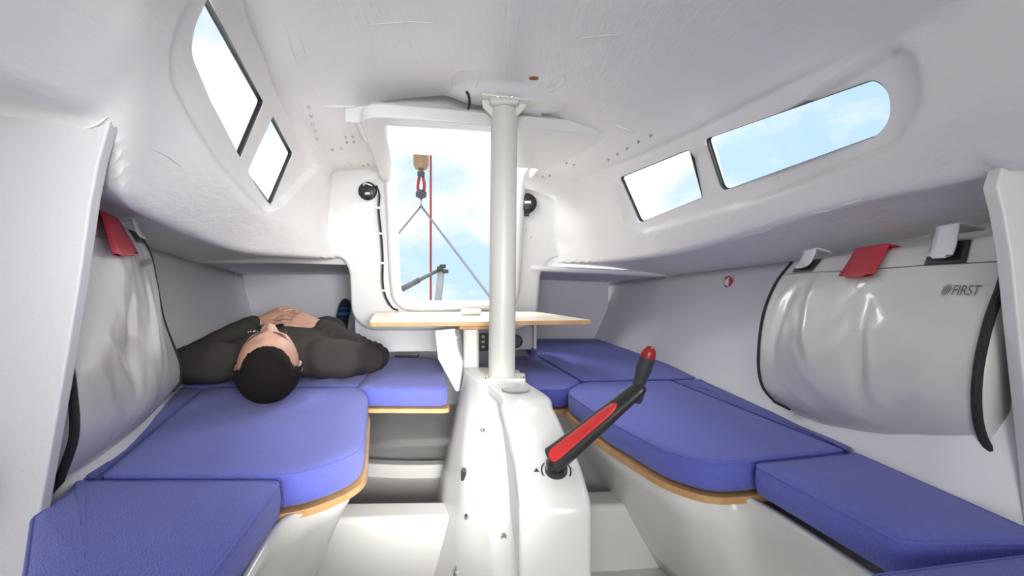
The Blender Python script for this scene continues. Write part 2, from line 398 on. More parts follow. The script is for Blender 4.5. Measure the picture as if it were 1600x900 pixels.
# underside of the cockpit over the quarter berths
def wellL(d): return -.75-(d-2.2)*.27
def wellR(d): return .105-(d-2.2)*.12
for side_ in (0, 1):
    vs = []; n_ = 12
    for i in range(n_):
        d = 2.13+(3.0-2.13)*i/(n_-1); a = guide('L2', d) if side_ == 0 else guide('R2', d)
        b = V(wellL(d)+.02, d, .12-(d-2.13)*.05) if side_ == 0 else V(wellR(d)-.02, d, .085-(d-2.13)*.05)
        for j in range(12): vs.append(a.lerp(b, j/11))
    o = mesh_obj('ceiling', vs, [(i*12+j, i*12+j+1, (i+1)*12+j+1, (i+1)*12+j) for i in range(n_-1) for j in range(11)], M['berthwall'])
    tag(o, kind='structure'); s_ = o.modifiers.new('s', 'SOLIDIFY'); s_.thickness = .02; s_.offset = 1 if o.data.polygons[0].normal.z > 0 else -1
# lips closing the deck edge over the berth openings
tag(prism('trim_20', [V(-1.52, 2.12, .118), V(-1.0, 2.12, .113), V(-.72, 2.12, .105), V(-.72, 2.12, .3), V(-1.52, 2.12, .3)], (0, .03, 0), M['lam'], bevel=.006), kind='structure')
tag(prism('trim_21', [V(.80, 2.18, .055), V(.5, 2.18, .075), V(.13, 2.18, .095), V(.13, 2.18, .26), V(.80, 2.18, .26)], (0, .03, 0), M['lam'], bevel=.006), kind='structure')
# cockpit well: sole and sides behind the bulkhead
for nm_, f_ in (('wall_well_left', wellL), ('wall_well_right', wellR)):
    tag(prism(nm_, [V(f_(2.2), 2.2, -.35), V(f_(3.0), 3.0, -.35), V(f_(3.0), 3.0, .12), V(f_(2.2), 2.2, .12)], (.012, 0, 0), M['berthwall']), kind='structure')
tag(prism('trim_22', [V(wellL(2.2), 2.2, -.10), V(wellR(2.2), 2.2, -.10), V(wellR(3.8), 3.8, -.10), V(wellL(3.8), 3.8, -.10)], (0, 0, -.015), M['gel']), kind='structure')
# back wall behind the berths
bl, br = V(-1.78, 2.93, -.72), V(.56, 2.68, -.72)
ml, mr = bl.lerp(br, (1.78-.93)/2.34), bl.lerp(br, (1.78+.07)/2.34); u_ = Vector((0, 0, 1))
prism('wall_back', [bl, br, br+u_*.86, mr+u_*.86, mr+u_*.60, ml+u_*.60, ml+u_*.86, bl+u_*.86], (0, .02, 0), M['berthwall']); tag(bpy.data.objects['wall_back'], kind='structure')
# sole
prism('floor', [V(-1.5, -1.2, -.7), V(.7, -1.2, -.7), V(.7, 3.0, -.7), V(-1.5, 3.0, -.7)], (0, 0, -.02), M['floor']); tag(bpy.data.objects['floor'], kind='structure')

# aft bulkhead panel with the companionway, slightly skewed to the picture
def BP(px, py, add=0):   # point on the bulkhead plane  d = 2.15 + .12 x
    k = (px-800)/F; d = (2.15+add)/(1-.12*k); return P(px, py, d)
outer = [(450, 245), (600, 255), (960, 250), (960, 402), (862, 404), (845, 424), (840, 496), (818, 517), (572, 517), (548, 494), (545, 424), (534, 402), (450, 400)]
outer3 = rpoly([BP(*p) for p in outer], [0, 0, 0, 0, .03, .03, .04, .05, .06, .06, .03, .03, 0])
hole = [(614, 200), (620, 400), (624, 470), (794, 470), (799, 400), (806, 200)]
hole3 = rpoly([BP(*p) for p in hole], [0, 0, .075, .075, 0, 0], 8)
aft = Vector((0, 1, 0))
pan = prism('wall_back', outer3, aft*.06, M['gelflat'])
cut = prism('cut', [p-aft*.1 for p in hole3], aft*.4, None)
b = pan.modifiers.new('c', 'BOOLEAN'); b.object = cut; b.solver = 'EXACT'; b.operation = 'DIFFERENCE'
dg = bpy.context.evaluated_depsgraph_get(); nm = bpy.data.meshes.new_from_object(pan.evaluated_get(dg)); pan.modifiers.clear(); pan.data = nm
nm.materials.clear(); nm.materials.append(M['gelflat']); bpy.data.objects.remove(cut)
for p in nm.polygons: p.material_index = 0; p.use_smooth = True
b = pan.modifiers.new('b', 'BEVEL'); b.width = .016; b.segments = 4; b.angle_limit = math.radians(50); b.limit_method = 'ANGLE'
pan.modifiers.new('w', 'WEIGHTED_NORMAL'); tag(pan, kind='structure')
# raised rim of the opening
rim = [BP(607, 262), BP(611, 330), BP(614, 400), BP(618, 455), BP(626, 472), BP(644, 479), BP(700, 480), BP(770, 480), BP(792, 477), BP(802, 466), BP(806, 440), BP(812, 330), BP(817, 268)]
vs, fs = tube_geo(spline([p-aft*.004 for p in rim], 60), .022, 14)
o = mesh_obj('trim_1', vs, fs, M['gelflat']); tag(o, kind='structure')
# wall under the panel
u0, u1 = BP(556, 505, .09), BP(836, 505, .09)
prism('wall_back', [u0+Vector((0, 0, .03)), u1+Vector((0, 0, .03)), Vector((u1.x, u1.y, ZC-.30)), Vector((u0.x, u0.y, ZC-.30))], aft*.02, M['berthwall'])
tag(bpy.data.objects['wall_back.002'], kind='structure')

# near bulkhead frames (left, right)
def px6(pts, d): return [P(a, b, d) for a, b in pts]
lf = [(60, 60), (150, 120), (176, 160), (170, 195), (154, 250), (142, 310), (122, 450), (97, 600), (62, 798), (42, 900), (14, 1030), (-420, 1030), (-420, 60)]
o = prism('wall_left', [p for p in px6(lf, .60)], (0, .016, 0), M['frame'], bevel=.003); tag(o, kind='structure')
rf = [(1600, 230), (1566, 262), (1558, 290), (1568, 330), (1580, 400), (1592, 520), (1616, 740), (1640, 1000), (2000, 1000), (2000, 200)]
o = prism('wall_right', [p for p in px6(rf, .60)], (0, .02, 0), M['gelflat'], bevel=.003); tag(o, kind='structure')

# ------------------------------------------------------------------ seat fronts, beams
def ribbon(name, top, zt, bot, zb, m, th=.012, sm=24):
    tp = spline([V(x, d, zt) for x, d in top], sm); bp_ = spline([V(x, d, zb) for x, d in bot], sm); vs = []
    for a, b in zip(tp, bp_):
        for k in range(7): s = k/6; vs.append(a.lerp(b, s)+Vector((0, 0, 0)))
    fs = [(i*7+k, i*7+k+1, (i+1)*7+k+1, (i+1)*7+k) for i in range(sm) for k in range(6)]
    o = mesh_obj(name, vs, fs, m); s_ = o.modifiers.new('s', 'SOLIDIFY'); s_.thickness = th; s_.offset = 0; return tag(o, kind='structure')
ribbon('trim_2', [(.00, 1.44), (.10, 1.43), (.15, 1.38), (.168, 1.29), (.21, 1.03), (.275, .835), (.33, .79), (.40, .765), (.443, .54), (.455, .46), (.46, .1), (.46, -.4)], -.352,
       [(.02, 1.46), (.14, 1.44), (.24, 1.38), (.33, 1.28), (.36, 1.2), (.42, 1.02), (.47, .9), (.50, .8), (.54, .6), (.56, .4), (.57, .1), (.57, -.4)], -.70, M['gel'], sm=60)
ribbon('trim_3', [(-.20, -.4), (-.25, .2), (-.30, .46), (-.335, .62), (-.345, .69), (-.315, .76), (-.285, .84), (-.34, 1.0), (-.42, 1.25)], -.352,
       [(-.52, -.4), (-.52, .2), (-.52, .46), (-.52, .62), (-.51, .75), (-.50, .9), (-.485, 1.0), (-.478, 1.137), (-.50, 1.25)], -.70, M['gel'], sm=60)
# transverse floor beams
def beam(name, pts, z0, z1, m, bev=.014): 
    o = prism(name, [V(x, d, z0) for x, d in pts], (0, 0, z1-z0), m, bevel=bev, seg=4); return tag(o, kind='structure')
beam('trim_4', [(-.55, 1.058), (-.40, 1.072), (-.10, 1.085), (-.10, 1.168), (-.40, 1.16), (-.55, 1.15)], -.72, -.538, M['gel'])
beam('trim_5', [(.05, 1.125), (.25, 1.14), (.42, 1.16), (.42, 1.25), (.25, 1.23), (.05, 1.21)], -.72, -.538, M['gel'])
arc = [(-.70+.62*k/14, 1.73-.045*math.sin(math.pi*(k/14))+.02*(1-k/14)) for k in range(15)]
beam('trim_6', arc+[(x, d+.05) for x, d in arc[::-1]], -.72, -.652, M['gel'], .006)
# low coved panel beside the trunk, port of the seat opening
# ------------------------------------------------------------------ berth boards and cushions
def offset_poly(p, o):
    n = len(p); out = []
    area = sum(p[i-1].x*p[i].y-p[i].x*p[i-1].y for i in range(n)); sg = 1 if area > 0 else -1
    for i in range(n):
        a = p[(i+1) % n]-p[i-1]; nn = Vector((a.y, -a.x)).normalized()*sg; out.append(p[i]+nn*o)
    return out
def cushion(name, pts, rad, label, ztop=-.29, th=.055, group=None, m='blue', crown=.006, soft=.010):
    base = [Vector(p) for p in rpoly([Vector(p) for p in pts], rad, 7)]
    # densify
    q = []
    for a, b in zip(base, base[1:]+base[:1]):
        k = max(1, int((b-a).length/.02))
        for j in range(k): q.append(a.lerp(b, j/k))
    c = sum(q, Vector((0, 0)))/len(q); n = len(q); vs = []
    root = empty(name, (c.x, c.y, ZC+ztop-th), label, 'cushion', group)
    prof = [(-soft, -th), (-soft*.3, -th+soft*.3), (0, -th+soft), (.0015, -th*.5), (.0, -soft*.9), (-soft*.28, -soft*.28), (-soft, 0)]
    rings = []
    for off, z in prof: rings.append([Vector((v.x, v.y, ZC+ztop+z)) for v in offset_poly(q, off)])
    last = rings[-1]; body = [Vector((v.x, v.y)) for v in last]
    for s in (.93, .8, .6, .4, .2, .06):
        rg = []
        for v in body:
            w_ = c+(v-c)*s; nzv = noise.noise(Vector((w_.x*9, w_.y*9, 1)))*.0022
            rg.append(Vector((w_.x, w_.y, ZC+ztop+crown*(1-s**2.2)+nzv)))
        rings.append(rg)
    vs = [v for r in rings for v in r]; fs = []
    for i in range(len(rings)-1):
        for k in range(n): fs.append((i*n+k, i*n+(k+1) % n, (i+1)*n+(k+1) % n, (i+1)*n+k))
    fs += [tuple(range(n-1, -1, -1)), tuple(range((len(rings)-1)*n, len(rings)*n))]
    mesh_obj('cover', vs, fs, M[m], root)
    tube('piping', [Vector((v.x, v.y, ZC+ztop-soft*.35)) for v in offset_poly(q, -soft*.22)], .0021, M[m], root, 6, closed=True)
    return root
def board(pts, rad, label, z=-.348, th=.012, grow=.006):
    base = offset_poly([Vector(p) for p in rpoly([Vector(p) for p in pts], rad, 6)], grow)
    o = prism('berth_board', [Vector((v.x, v.y, ZC+z)) for v in base], (0, 0, -th), M['wood']); return tag(o, label, 'board')
gp = 'blue berth cushions'
c2 = [(-.635, .712), (-.335, .712), (-.262, .812), (-.39, 1.25), (-.455, 1.36), (-.90, 1.36)]
cushion('berth_cushion', c2, [.012, .05, .07, .07, .03, .02], 'large blue cushion with a clipped corner, under the lying man\'s head', group=gp, crown=.002)
board(c2, [.01, .05, .06, .06, .03, .02], 'plywood berth board under the large left cushion at the man\'s head')
c1 = [(-.24, .14), (-.305, .47), (-.347, .700), (-.66, .700), (-.622, .625), (-.612, .585), (-.50, .47), (-.34, .30), (-.27, .14)]
cushion('berth_cushion', c1, [.01, .3, .022, .006, .02, .01, .02, .02, .01], 'blue cushion nearest the camera on the left, by the left frame', group=gp)
c3 = [(-.672, .712), (-.648, .715), (-.912, 1.36), (-1.01, 1.36), (-.94, 1.27)]
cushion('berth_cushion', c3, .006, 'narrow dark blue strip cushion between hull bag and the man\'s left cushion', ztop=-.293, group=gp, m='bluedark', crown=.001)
c4 = [(-.46, 1.37), (-.555, 1.95), (-.80, 2.08), (-.95, 2.80), (-1.55, 2.82), (-1.34, 2.12), (-1.10, 1.575), (-1.015, 1.37)]
cushion('berth_cushion', c4, .02, 'long blue quarter berth cushion beneath the man\'s torso and legs', group=gp, crown=0)
c5 = [(-.45, 1.335), (-.185, 1.33), (-.30, 1.93), (-.545, 1.94)]
cushion('berth_cushion', c5, [.04, .035, .10, .05], 'small blue cushion beside the man\'s right elbow, left of the table legs', group=gp)
board(c5, [.03, .02, .08, .03], 'plywood board with light edge under the small left middle cushion')
c6 = [(-.06, 1.97), (-.06, 1.52), (.03, 1.515), (.062, 1.325), (.15, 1.315), (.212, 1.435), (.108, 1.97)]
cushion('berth_cushion', c6, [.03, .01, .01, .02, .04, .01, .02], 'small blue cushion directly behind the white post, under the table', group=gp)
board(c6, [.02, .01, .01, .02, .02, .01, .02], 'plywood board under the small cushion behind the post')
c7 = [(.06, 2.62), (.118, 1.97), (.222, 1.447), (.505, 1.475), (.60, 1.50), (.60, 1.76), (.55, 2.2), (.49, 2.63)]
cushion('berth_cushion', c7, [.05, .01, .01, .006, .01, .05, .03, .03], 'blue cushion at the far right end, against the aft berth wall', group=gp)
c8 = [(.152, 1.29), (.205, 1.03), (.275, .825), (.33, .768), (.392, .775), (.600, .828), (.500, 1.455), (.215, 1.43)]
cushion('berth_cushion', c8, [.04, .05, .08, .06, .012, .012, .03, .05], 'large blue cushion behind the crank handle on the right berth', group=gp)
board(c8, [.03, .05, .08, .04, .01, .01, .03, .03], 'long plywood berth board under the large right cushion, curved light edge')
c9 = [(.612, .835), (.618, 1.1), (.606, 1.49), (.512, 1.462)]
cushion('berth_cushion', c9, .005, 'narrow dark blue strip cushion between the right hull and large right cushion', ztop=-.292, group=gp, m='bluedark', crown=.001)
c10 = [(.446, .527), (.397, .765), (.612, .817), (.628, .57), (.63, .527)]
cushion('berth_cushion', c10, [.02, .02, .01, .01, .02], 'blue rectangular cushion below the right bag, next to right frame', group=gp, th=.05)
c11 = [(.30, .10), (.362, .470), (.56, .505), (.62, .512), (.62, .10)]
cushion('berth_cushion', c11, [.02, .01, .01, .01, .02], 'blue cushion just showing in the bottom right corner', group=gp, th=.05)

# ------------------------------------------------------------------ keel trunk
tk = empty('keel_trunk', V(.05, 1.1, -.7), 'white moulded keel trunk in the centre with the crank handle on its sloping top', 'trunk')
prof = [(1.46, -.26, -.036), (1.30, -.262, -.022), (1.14, -.268, .03), (1.08, -.276, .034), (1.03, -.288, .042), (.98, -.303, .05), (.93, -.312, .056), (.87, -.325, .065), (.82, -.345, .070), (.79, -.365, .073), (.778, -.40, .073), (.778, -.56, .073), (.778, -.705, .073)]
rings = []
hw = .060
sp = spline([Vector((c, d, z)) for d, z, c in prof], 60)
vs = []; fs = []
def cs(t):  # half-section across the top plate: x offset, drop
    return t
W = [(-hw, .020), (-hw, .008), (-hw+.003, .002), (-hw+.009, 0), (-.03, 0), (0, 0), (.03, 0), (hw-.009, 0), (hw-.003, .002), (hw, .008), (hw, .020)]
for i, p in enumerate(sp):
    a = sp[max(i-1, 0)]; b2 = sp[min(i+1, len(sp)-1)]; tt = (b2-a); nn = Vector((0, -tt.z, tt.y)).normalized()
    if nn.z < -.1 or (abs(nn.z) < .1 and nn.y > 0): nn = -nn
    if nn.y > 0 and nn.z < .5: nn = -nn
    for x_, dr in W: q = Vector((p.x+x_, p.y, p.z+ZC))-nn*dr; vs.append(q)
k = len(W)
fs = [(i*k+j, i*k+j+1, (i+1)*k+j+1, (i+1)*k+j) for i in range(len(sp)-1) for j in range(k-1)]
tp = mesh_obj('top_plate', vs, fs, M['gel'], tk); s_ = tp.modifiers.new('s', 'SOLIDIFY'); s_.thickness = .004; s_.offset = 0
# core: side walls slightly inboard of the plate
side = [(1.46, -.275), (1.14, -.28), (1.03, -.30), (.93, -.326), (.87, -.34), (.82, -.362), (.80, -.39), (.795, -.705), (1.46, -.705)]
def cx(d): return np.interp(d, [.78, .87, 1.03, 1.14, 1.46], [.073, .065, .042, .030, -.036])
vs = [V(cx(d)-hw+.010, d, z) for d, z in side]+[V(cx(d)+hw-.004, d, z) for d, z in side]; n = len(side)
mesh_obj('side_wall', vs, [list(range(n)), list(range(2*n-1, n-1, -1))]+[[i, (i+1) % n, n+(i+1) % n, n+i] for i in range(n)], M['gelflat'], tk, smooth=False)
# flared housing on the left, widening towards the sole
secs = [(-.258, [(-.155, 1.50), (-.143, 1.40), (-.118, 1.33), (-.090, 1.262), (-.02, 1.262), (-.02, 1.50)]),
        (-.30, [(-.160, 1.50), (-.147, 1.38), (-.118, 1.27), (-.083, 1.20), (0, 1.20), (0, 1.50)]),
        (-.42, [(-.19, 1.50), (-.166, 1.28), (-.115, 1.08), (-.058, 1.0), (0.02, 1.0), (0.02, 1.50)]),
        (-.54, [(-.215, 1.50), (-.180, 1.18), (-.105, .95), (-.030, .86), (0.05, .86), (0.05, 1.50)]),
        (-.70, [(-.25, 1.50), (-.20, 1.10), (-.10, .86), (-.01, .80), (0.05, .80), (0.05, 1.50)])]
zs = np.linspace(-.258, -.70, 30); vs = []; m6 = 0
for z in zs:
    pts = []
    for q in range(6):
        X = np.interp(-z, [-s[0] for s in secs], [s[1][q][0] for s in secs]); D = np.interp(-z, [-s[0] for s in secs], [s[1][q][1] for s in secs]); pts.append(Vector((X, D)))
    rp_ = rpoly(pts, [.01, .06, .06, .012, .004, .004], 5); m6 = len(rp_); vs += [V(p.x, p.y, z) for p in rp_]
fs = [(i*m6+j, i*m6+(j+1) % m6, (i+1)*m6+(j+1) % m6, (i+1)*m6+j) for i in range(len(zs)-1) for j in range(m6)]
fs += [tuple(range(m6)), tuple(range(len(vs)-1, len(vs)-m6-1, -1))]
o = mesh_obj('flared_housing', vs, fs, M['gel'], tk); b = o.modifiers.new('b', 'BEVEL'); b.width = .004; b.segments = 2; b.limit_method = 'ANGLE'; b.angle_limit = math.radians(60)
# round sunk well in the top plate
tbv = BVHTree.FromPolygons([tuple(v.co) for v in tp.data.vertices], [tuple(p.vertices) for p in tp.data.polygons])
def ontop(x, d): 
    x = min(max(x, cx(d)-.056), cx(d)+.056); loc, n, i, dist = tbv.ray_cast(Vector((x, d, ZC)), Vector((0, 0, -1))); return loc+Vector((0, 0, .0022))
def onside(px_, py_):
    dv = Vector(((px_-800)/F, 1, -(py_-450)/F)).normalized(); best = None
    for ob in tk.children:
        b_ = BVHTree.FromPolygons([tuple(v.co) for v in ob.data.vertices], [tuple(p.vertices) for p in ob.data.polygons]); loc, n, i, dist = b_.ray_cast(EYE, dv)
        if loc is not None and (best is None or dist < best[2]): best = (loc, n if n.dot(dv) < 0 else -n, dist)
    return best
wc = PZ(806, 612, -.268); wc = ontop(wc.x, wc.y)+Vector((0, 0, .0004))
lathe('well', [(0, .0), (0.0022, .0)] and [(-.001, .0365), (.0014, .037), (.0018, .0352), (.0008, .0342)], wc, (0, .06, 1), M['gmetal'], tk, 32)
lathe('well_floor', [(-.0005, .0342), (.0013, .0342)], wc, (0, .06, 1), M['floor'], tk, 32)
# bolts
for px_, py_, d_, r_ in ((755, 673, 1.09, .006), (787, 839, .93, .006), (730, 808, 1.02, .006), (712, 893, .97, .010)):
    lathe('bolt', [(-.014, r_*.6), (0, r_*.6), (0, r_), (.004, r_), (.005, r_*.7)], onside(px_, py_)[0], onside(px_, py_)[1], M['steel'], tk, 12)
o = box('slot', onside(725, 741)[0], (.012, .020, .024), M['blackp'], tk, .002)
# printed arrows round the crank
ck = PZ(869, 722, -.318)
def onplate(a, r):  # point on the sloped plate round the crank axis
    x = ck.x+r*math.cos(a); d = ck.y+r*math.sin(a); return ontop(x, d)
ck = ontop(ck.x, ck.y)
for a0, a1 in ((2.45, 4.15), (-1.0, .55)):
    inner = [onplate(a0+(a1-a0)*i/14, .0250) for i in range(15)]; outr = [onplate(a0+(a1-a0)*i/14, .0282) for i in range(15)]
    vs = inner+outr; mesh_obj('marking', vs, [(i, i+1, 16+i, 15+i) for i in range(14)], M['print'], tk)
for ax_, s_ in ((-.036, 1), (.033, -1)):
    a = onplate(0, 0); pts = []
    for (u, v) in ((-.006, -.004), (.006, -.004), (0, .006)):
        x, d = ck.x+ax_+u, ck.y+s_*v+(.004 if s_ < 0 else 0); pts.append(ontop(x, d))
    mesh_obj('marking', pts, [(0, 1, 2)], M['print'], tk)

# ------------------------------------------------------------------ crank handle
cr = empty('winch_handle', ck, 'black crank handle with red inlay and red-tipped grip, set in the keel trunk top', 'crank handle')
lathe('socket', [(-.01, .021), (.004, .021), (.006, .017), (.012, .017), (.013, .019), (.016, .019)], ck, (0, -.12, 1), M['blackp'], cr, 24)
A = ck+Vector((0, -.002, .024)); B = P(1000, 606, .80)
arm = spline([A+(A-B).normalized()*.012, A, A.lerp(B, .25), A.lerp(B, .6), A.lerp(B, .85), B, B+(B-A).normalized()*.008], 40)
wr = np.interp(np.linspace(0, 1, 41), [0, .03, .10, .3, .6, .8, 1], [.014, .0225, .0255, .0225, .0155, .0135, .008])
dirv = (B-A).normalized(); upv = Vector((.15, -.8, 1)); upv = (upv-dirv*upv.dot(dirv)).normalized(); latv = dirv.cross(upv).normalized()
def sweep_flat(path, wl, hl, m, name, parent, n=16, p=2.6):
    vs = []
    for i, q in enumerate(path):
        for k in range(n):
            a = 2*math.pi*k/n; c_, s2 = math.cos(a), math.sin(a)
            vs.append(q+latv*wl[i]*math.copysign(abs(c_)**(2/p), c_)+upv*hl[i]*math.copysign(abs(s2)**(2/p), s2))
    mm = len(path); fs = [(i*n+k, i*n+(k+1) % n, (i+1)*n+(k+1) % n, (i+1)*n+k) for i in range(mm-1) for k in range(n)]
    fs += [tuple(range(n-1, -1, -1)), tuple(range((mm-1)*n, mm*n))]
    return mesh_obj(name, vs, fs, m, parent)
armo = sweep_flat(arm, list(wr), list(wr*.62), M['blackp'], 'arm', cr)
i0, i1 = 5, 25; ip = [arm[i]+upv*(wr[i]*.62-.001) for i in range(i0, i1)]
iw = [max(.002, math.sqrt(max(0, 1-abs(2*(k/(len(ip)-1))-1)**7))*(.0140-.006*k/len(ip))) for k in range(len(ip))]
sweep_flat(ip, iw, [.0032]*len(ip), M['red'], 'inlay', cr)
gd = (P(1016, 545, .79)-P(994, 612, .81)).normalized(); gb = P(994, 612, .81); gl_ = (P(1016, 545, .79)-gb).length
lathe('grip_collar', [(-.016, .008), (-.016, .014), (-.006, .0155), (.002, .0150), (.004, .012)], gb, gd, M['grip'], cr, 20)
lathe('washer', [(-.004, .0165), (-.001, .0165)], gb, gd, M['steel'], cr, 20)
lathe('grip', [(.0, .0125), (.006, .0128), (.014, .0105), (.028, .0112), (.045, .0135), (gl_*.82, .0130)], gb, gd, M['grip'], cr, 20)
lathe('grip_tip', [(gl_*.82, .0131), (gl_*.9, .0128), (gl_*.98, .0105), (gl_*1.04, .006), (gl_*1.06, .001)], gb, gd, M['darkred'], cr, 20)

# ------------------------------------------------------------------ mast compression post
pb = V(-.030, 1.335, -.262); pt = V(-.022, 1.335, .545)
po = empty('compression_post', pb, 'tall round off-white mast support post in the middle of the cabin', 'post')
lathe('tube', [(0, .0385), (.0, .0385), (pt.z-pb.z, .0385)], pb, (pt-pb), M['alu'], po, 48)
box('base_plate', pb+Vector((.012, -.005, .004)), (.112, .085, .010), M['cream'], po, .003)
for dx in (-.040, .060): lathe('bolt', [(0, .0055), (.005, .0055), (.007, .003)], pb+Vector((dx, -.040, .008)), (0, 0, 1), M['steel'], po, 10)
# head casting: two cheeks and a top plate
prism('head_plate', [V(-.085, 1.28, .548), V(.075, 1.29, .535), V(.09, 1.40, .53), V(-.09, 1.39, .548)], (0, 0, -.012), M['cream'], po, .003)
for sx in (-1, 1):
    prism('gusset', [pt+Vector((sx*.030, -.02, -.005)), pt+Vector((sx*.066, -.02, -.004)), pt+Vector((sx*.060, -.02, -.03)), pt+Vector((sx*.034, -.02, -.055))], (0, .012, 0), M['cream'], po, .002)
hc, hn = hit(770, 122)
box('head_block', pt+Vector((0, -.012, -.012)), (.083, .068, .036), M['alu'], po, .008)
for dx in (-.018, .022): lathe('bolt', [(0, .006), (.004, .006), (.005, .004)], pt+Vector((dx, -.047, -.008)), (0, -1, 0), M['steel'], po, 12)
# rust stain on the ceiling beside it
def decal_on(px_, py_, r, m, name, parent=None, sy=1.0):
    vs = []; 
    for k in range(14):
        a = 2*math.pi*k/14; q, n = hit(px_+r*math.cos(a), py_+r*sy*math.sin(a)); vs.append(q+n*.0012)
    return mesh_obj(name, vs, [tuple(range(14))], m, parent)
o = decal_on(834, 122, 8, M['rust'], 'bolt_stain', None, .35); tag(o, 'small rusty brown stain on the ceiling right of the post head', 'stain')

# ------------------------------------------------------------------ hatch tray and sliding hatch
hz = .478
tray = rpoly([V(-.428, 1.275, hz), V(.322, 1.445, hz), V(.045, 2.10, hz), V(-.59, 2.10, hz)], [.09, .07, .01, .01], 8)
tr_o = prism('trim_7', tray, (0, 0, .040), M['gelflat'])
cut = prism('cut', rpoly([V(-.372, 1.345, .3), V(-.01, 1.43, .3), V(-.01, 1.83, .3), V(.105, 1.855, .3), V(.012, 2.4, .3), V(-.635, 2.4, .3), V(-.46, 1.77, .3)], [.03, .02, .0, .01, 0, 0, 0], 6), (0, 0, .4), None)
b = tr_o.modifiers.new('c', 'BOOLEAN'); b.object = cut; b.solver = 'EXACT'; b.operation = 'DIFFERENCE'
dg = bpy.context.evaluated_depsgraph_get(); nm = bpy.data.meshes.new_from_object(tr_o.evaluated_get(dg)); tr_o.modifiers.clear(); tr_o.data = nm
nm.materials.clear(); nm.materials.append(M['gelflat']); bpy.data.objects.remove(cut)
for p in nm.polygons: p.material_index = 0; p.use_smooth = True
b = tr_o.modifiers.new('b', 'BEVEL'); b.width = .012; b.segments = 4; b.limit_method = 'ANGLE'; b.angle_limit = math.radians(50); tr_o.modifiers.new('w', 'WEIGHTED_NORMAL')
tag(tr_o, kind='structure')
hs = prism('sliding_hatch', rpoly([V(-.405, 1.30, .512), V(.27, 1.44, .512), V(.115, 1.865, .512), V(-.475, 1.745, .512)], [.03, .03, .015, .015], 5), (0, 0, .016), M['hatch'], bevel=.003)
tag(hs, 'white translucent sliding hatch above the companionway opening', 'hatch')
# arched lip in the roof round the tray
lid = [V(-.52, 1.17, .60), V(.55, 1.36, .58), V(.50, 1.64, .58), V(-.50, 1.46, .60)]
tag(prism('trim_8', [p+Vector((0, 0, .015)) for p in lid], (0, 0, .015), M['gelflat']), kind='structure')
tag(prism('trim_23', [V(-.52, 1.17, .585), V(.45, 1.34, .535), V(.45, 1.34, .62), V(-.52, 1.17, .63)], (0, .012, 0), M['gelflat']), kind='structure')
tag(prism('trim_25', [V(-.50, 1.385, .50), V(.34, 1.535, .50), V(.34, 1.535, .62), V(-.50, 1.385, .62)], (0, .01, 0), M['gelflat']), kind='structure')
for a_, b_ in (((505, 166), (560, 166)), ((948, 190), (992, 207))):
    p_, q_ = hit(*a_)[0], hit(*b_)[0]; o = tube('trim_24', [p_.lerp(q_, k/8) for k in range(9)], [.002+.004*math.sin(math.pi*k/8) for k in range(9)], M['lam'], None, 8); tag(o, kind='structure')
q = [hit(545, 168)[0], hit(560, 195)[0], hit(568, 215)[0], hit(580, 225)[0]]
tube('trim_9', [p+Vector((0, 0, -.002)) for p in spline(q, 14)], .008, M['lam']); tag(bpy.data.objects['trim_9'], kind='structure')
# short black cable at the hatch edge
p0 = P(729, 143, 1.20)
tag(tube('cable_end', spline([p0, p0+Vector((.006, .0, -.012)), p0+Vector((.008, -.004, -.034)), p0+Vector((.005, -.006, -.048))], 12), .0036, M['black'], None, 8),
    'short black cable stub hanging over the hatch edge left of the post', 'cable')

# ------------------------------------------------------------------ ceiling fasteners
def bolt_on(px_, py_, label, r=.0035, ln=.006):
    q, n = hit(px_, py_)
    me = None
    o = lathe('ceiling_bolt', [(0, r*1.6), (.001, r*1.6), (.0012, r), (ln, r), (ln+.001, r*.6)], q, n, M['steel'], None, 8)
    return tag(o, label, 'bolt', 'small bolts through the ceiling')
ORD = ['first', 'second', 'third', 'fourth', 'fifth']
def row(ps, lab):
    for k, p in enumerate(ps): bolt_on(*p, lab % ORD[k])
row(((482, 166), (486, 180), (489, 193), (493, 204), (495, 215)), 'small bolt end, %s from the top in the outboard row left of the hatch')
for p, w_ in (((540, 214), 'upper left'), ((551, 213), 'upper right'), ((542, 222), 'lower left'), ((553, 221), 'lower right')): bolt_on(*p, 'small bolt end, %s of the square cluster beside the hatch tray' % w_)
row(((519, 233), (533, 231)), 'small bolt end, %s from the left of the pair below the outboard row')
row(((549, 256), (567, 258), (575, 256)), 'small bolt end, %s from the left above the left round instrument')
row(((1017, 211), (998, 221), (980, 231), (965, 240), (951, 249)), 'small bolt end, %s from the right in the diagonal row right of the hatch')
row(((885, 254), (897, 257)), 'small bolt end, %s from the left of the upper pair right of the post')
row(((848, 276), (859, 274)), 'small bolt end, %s from the left of the pair above the right instrument')

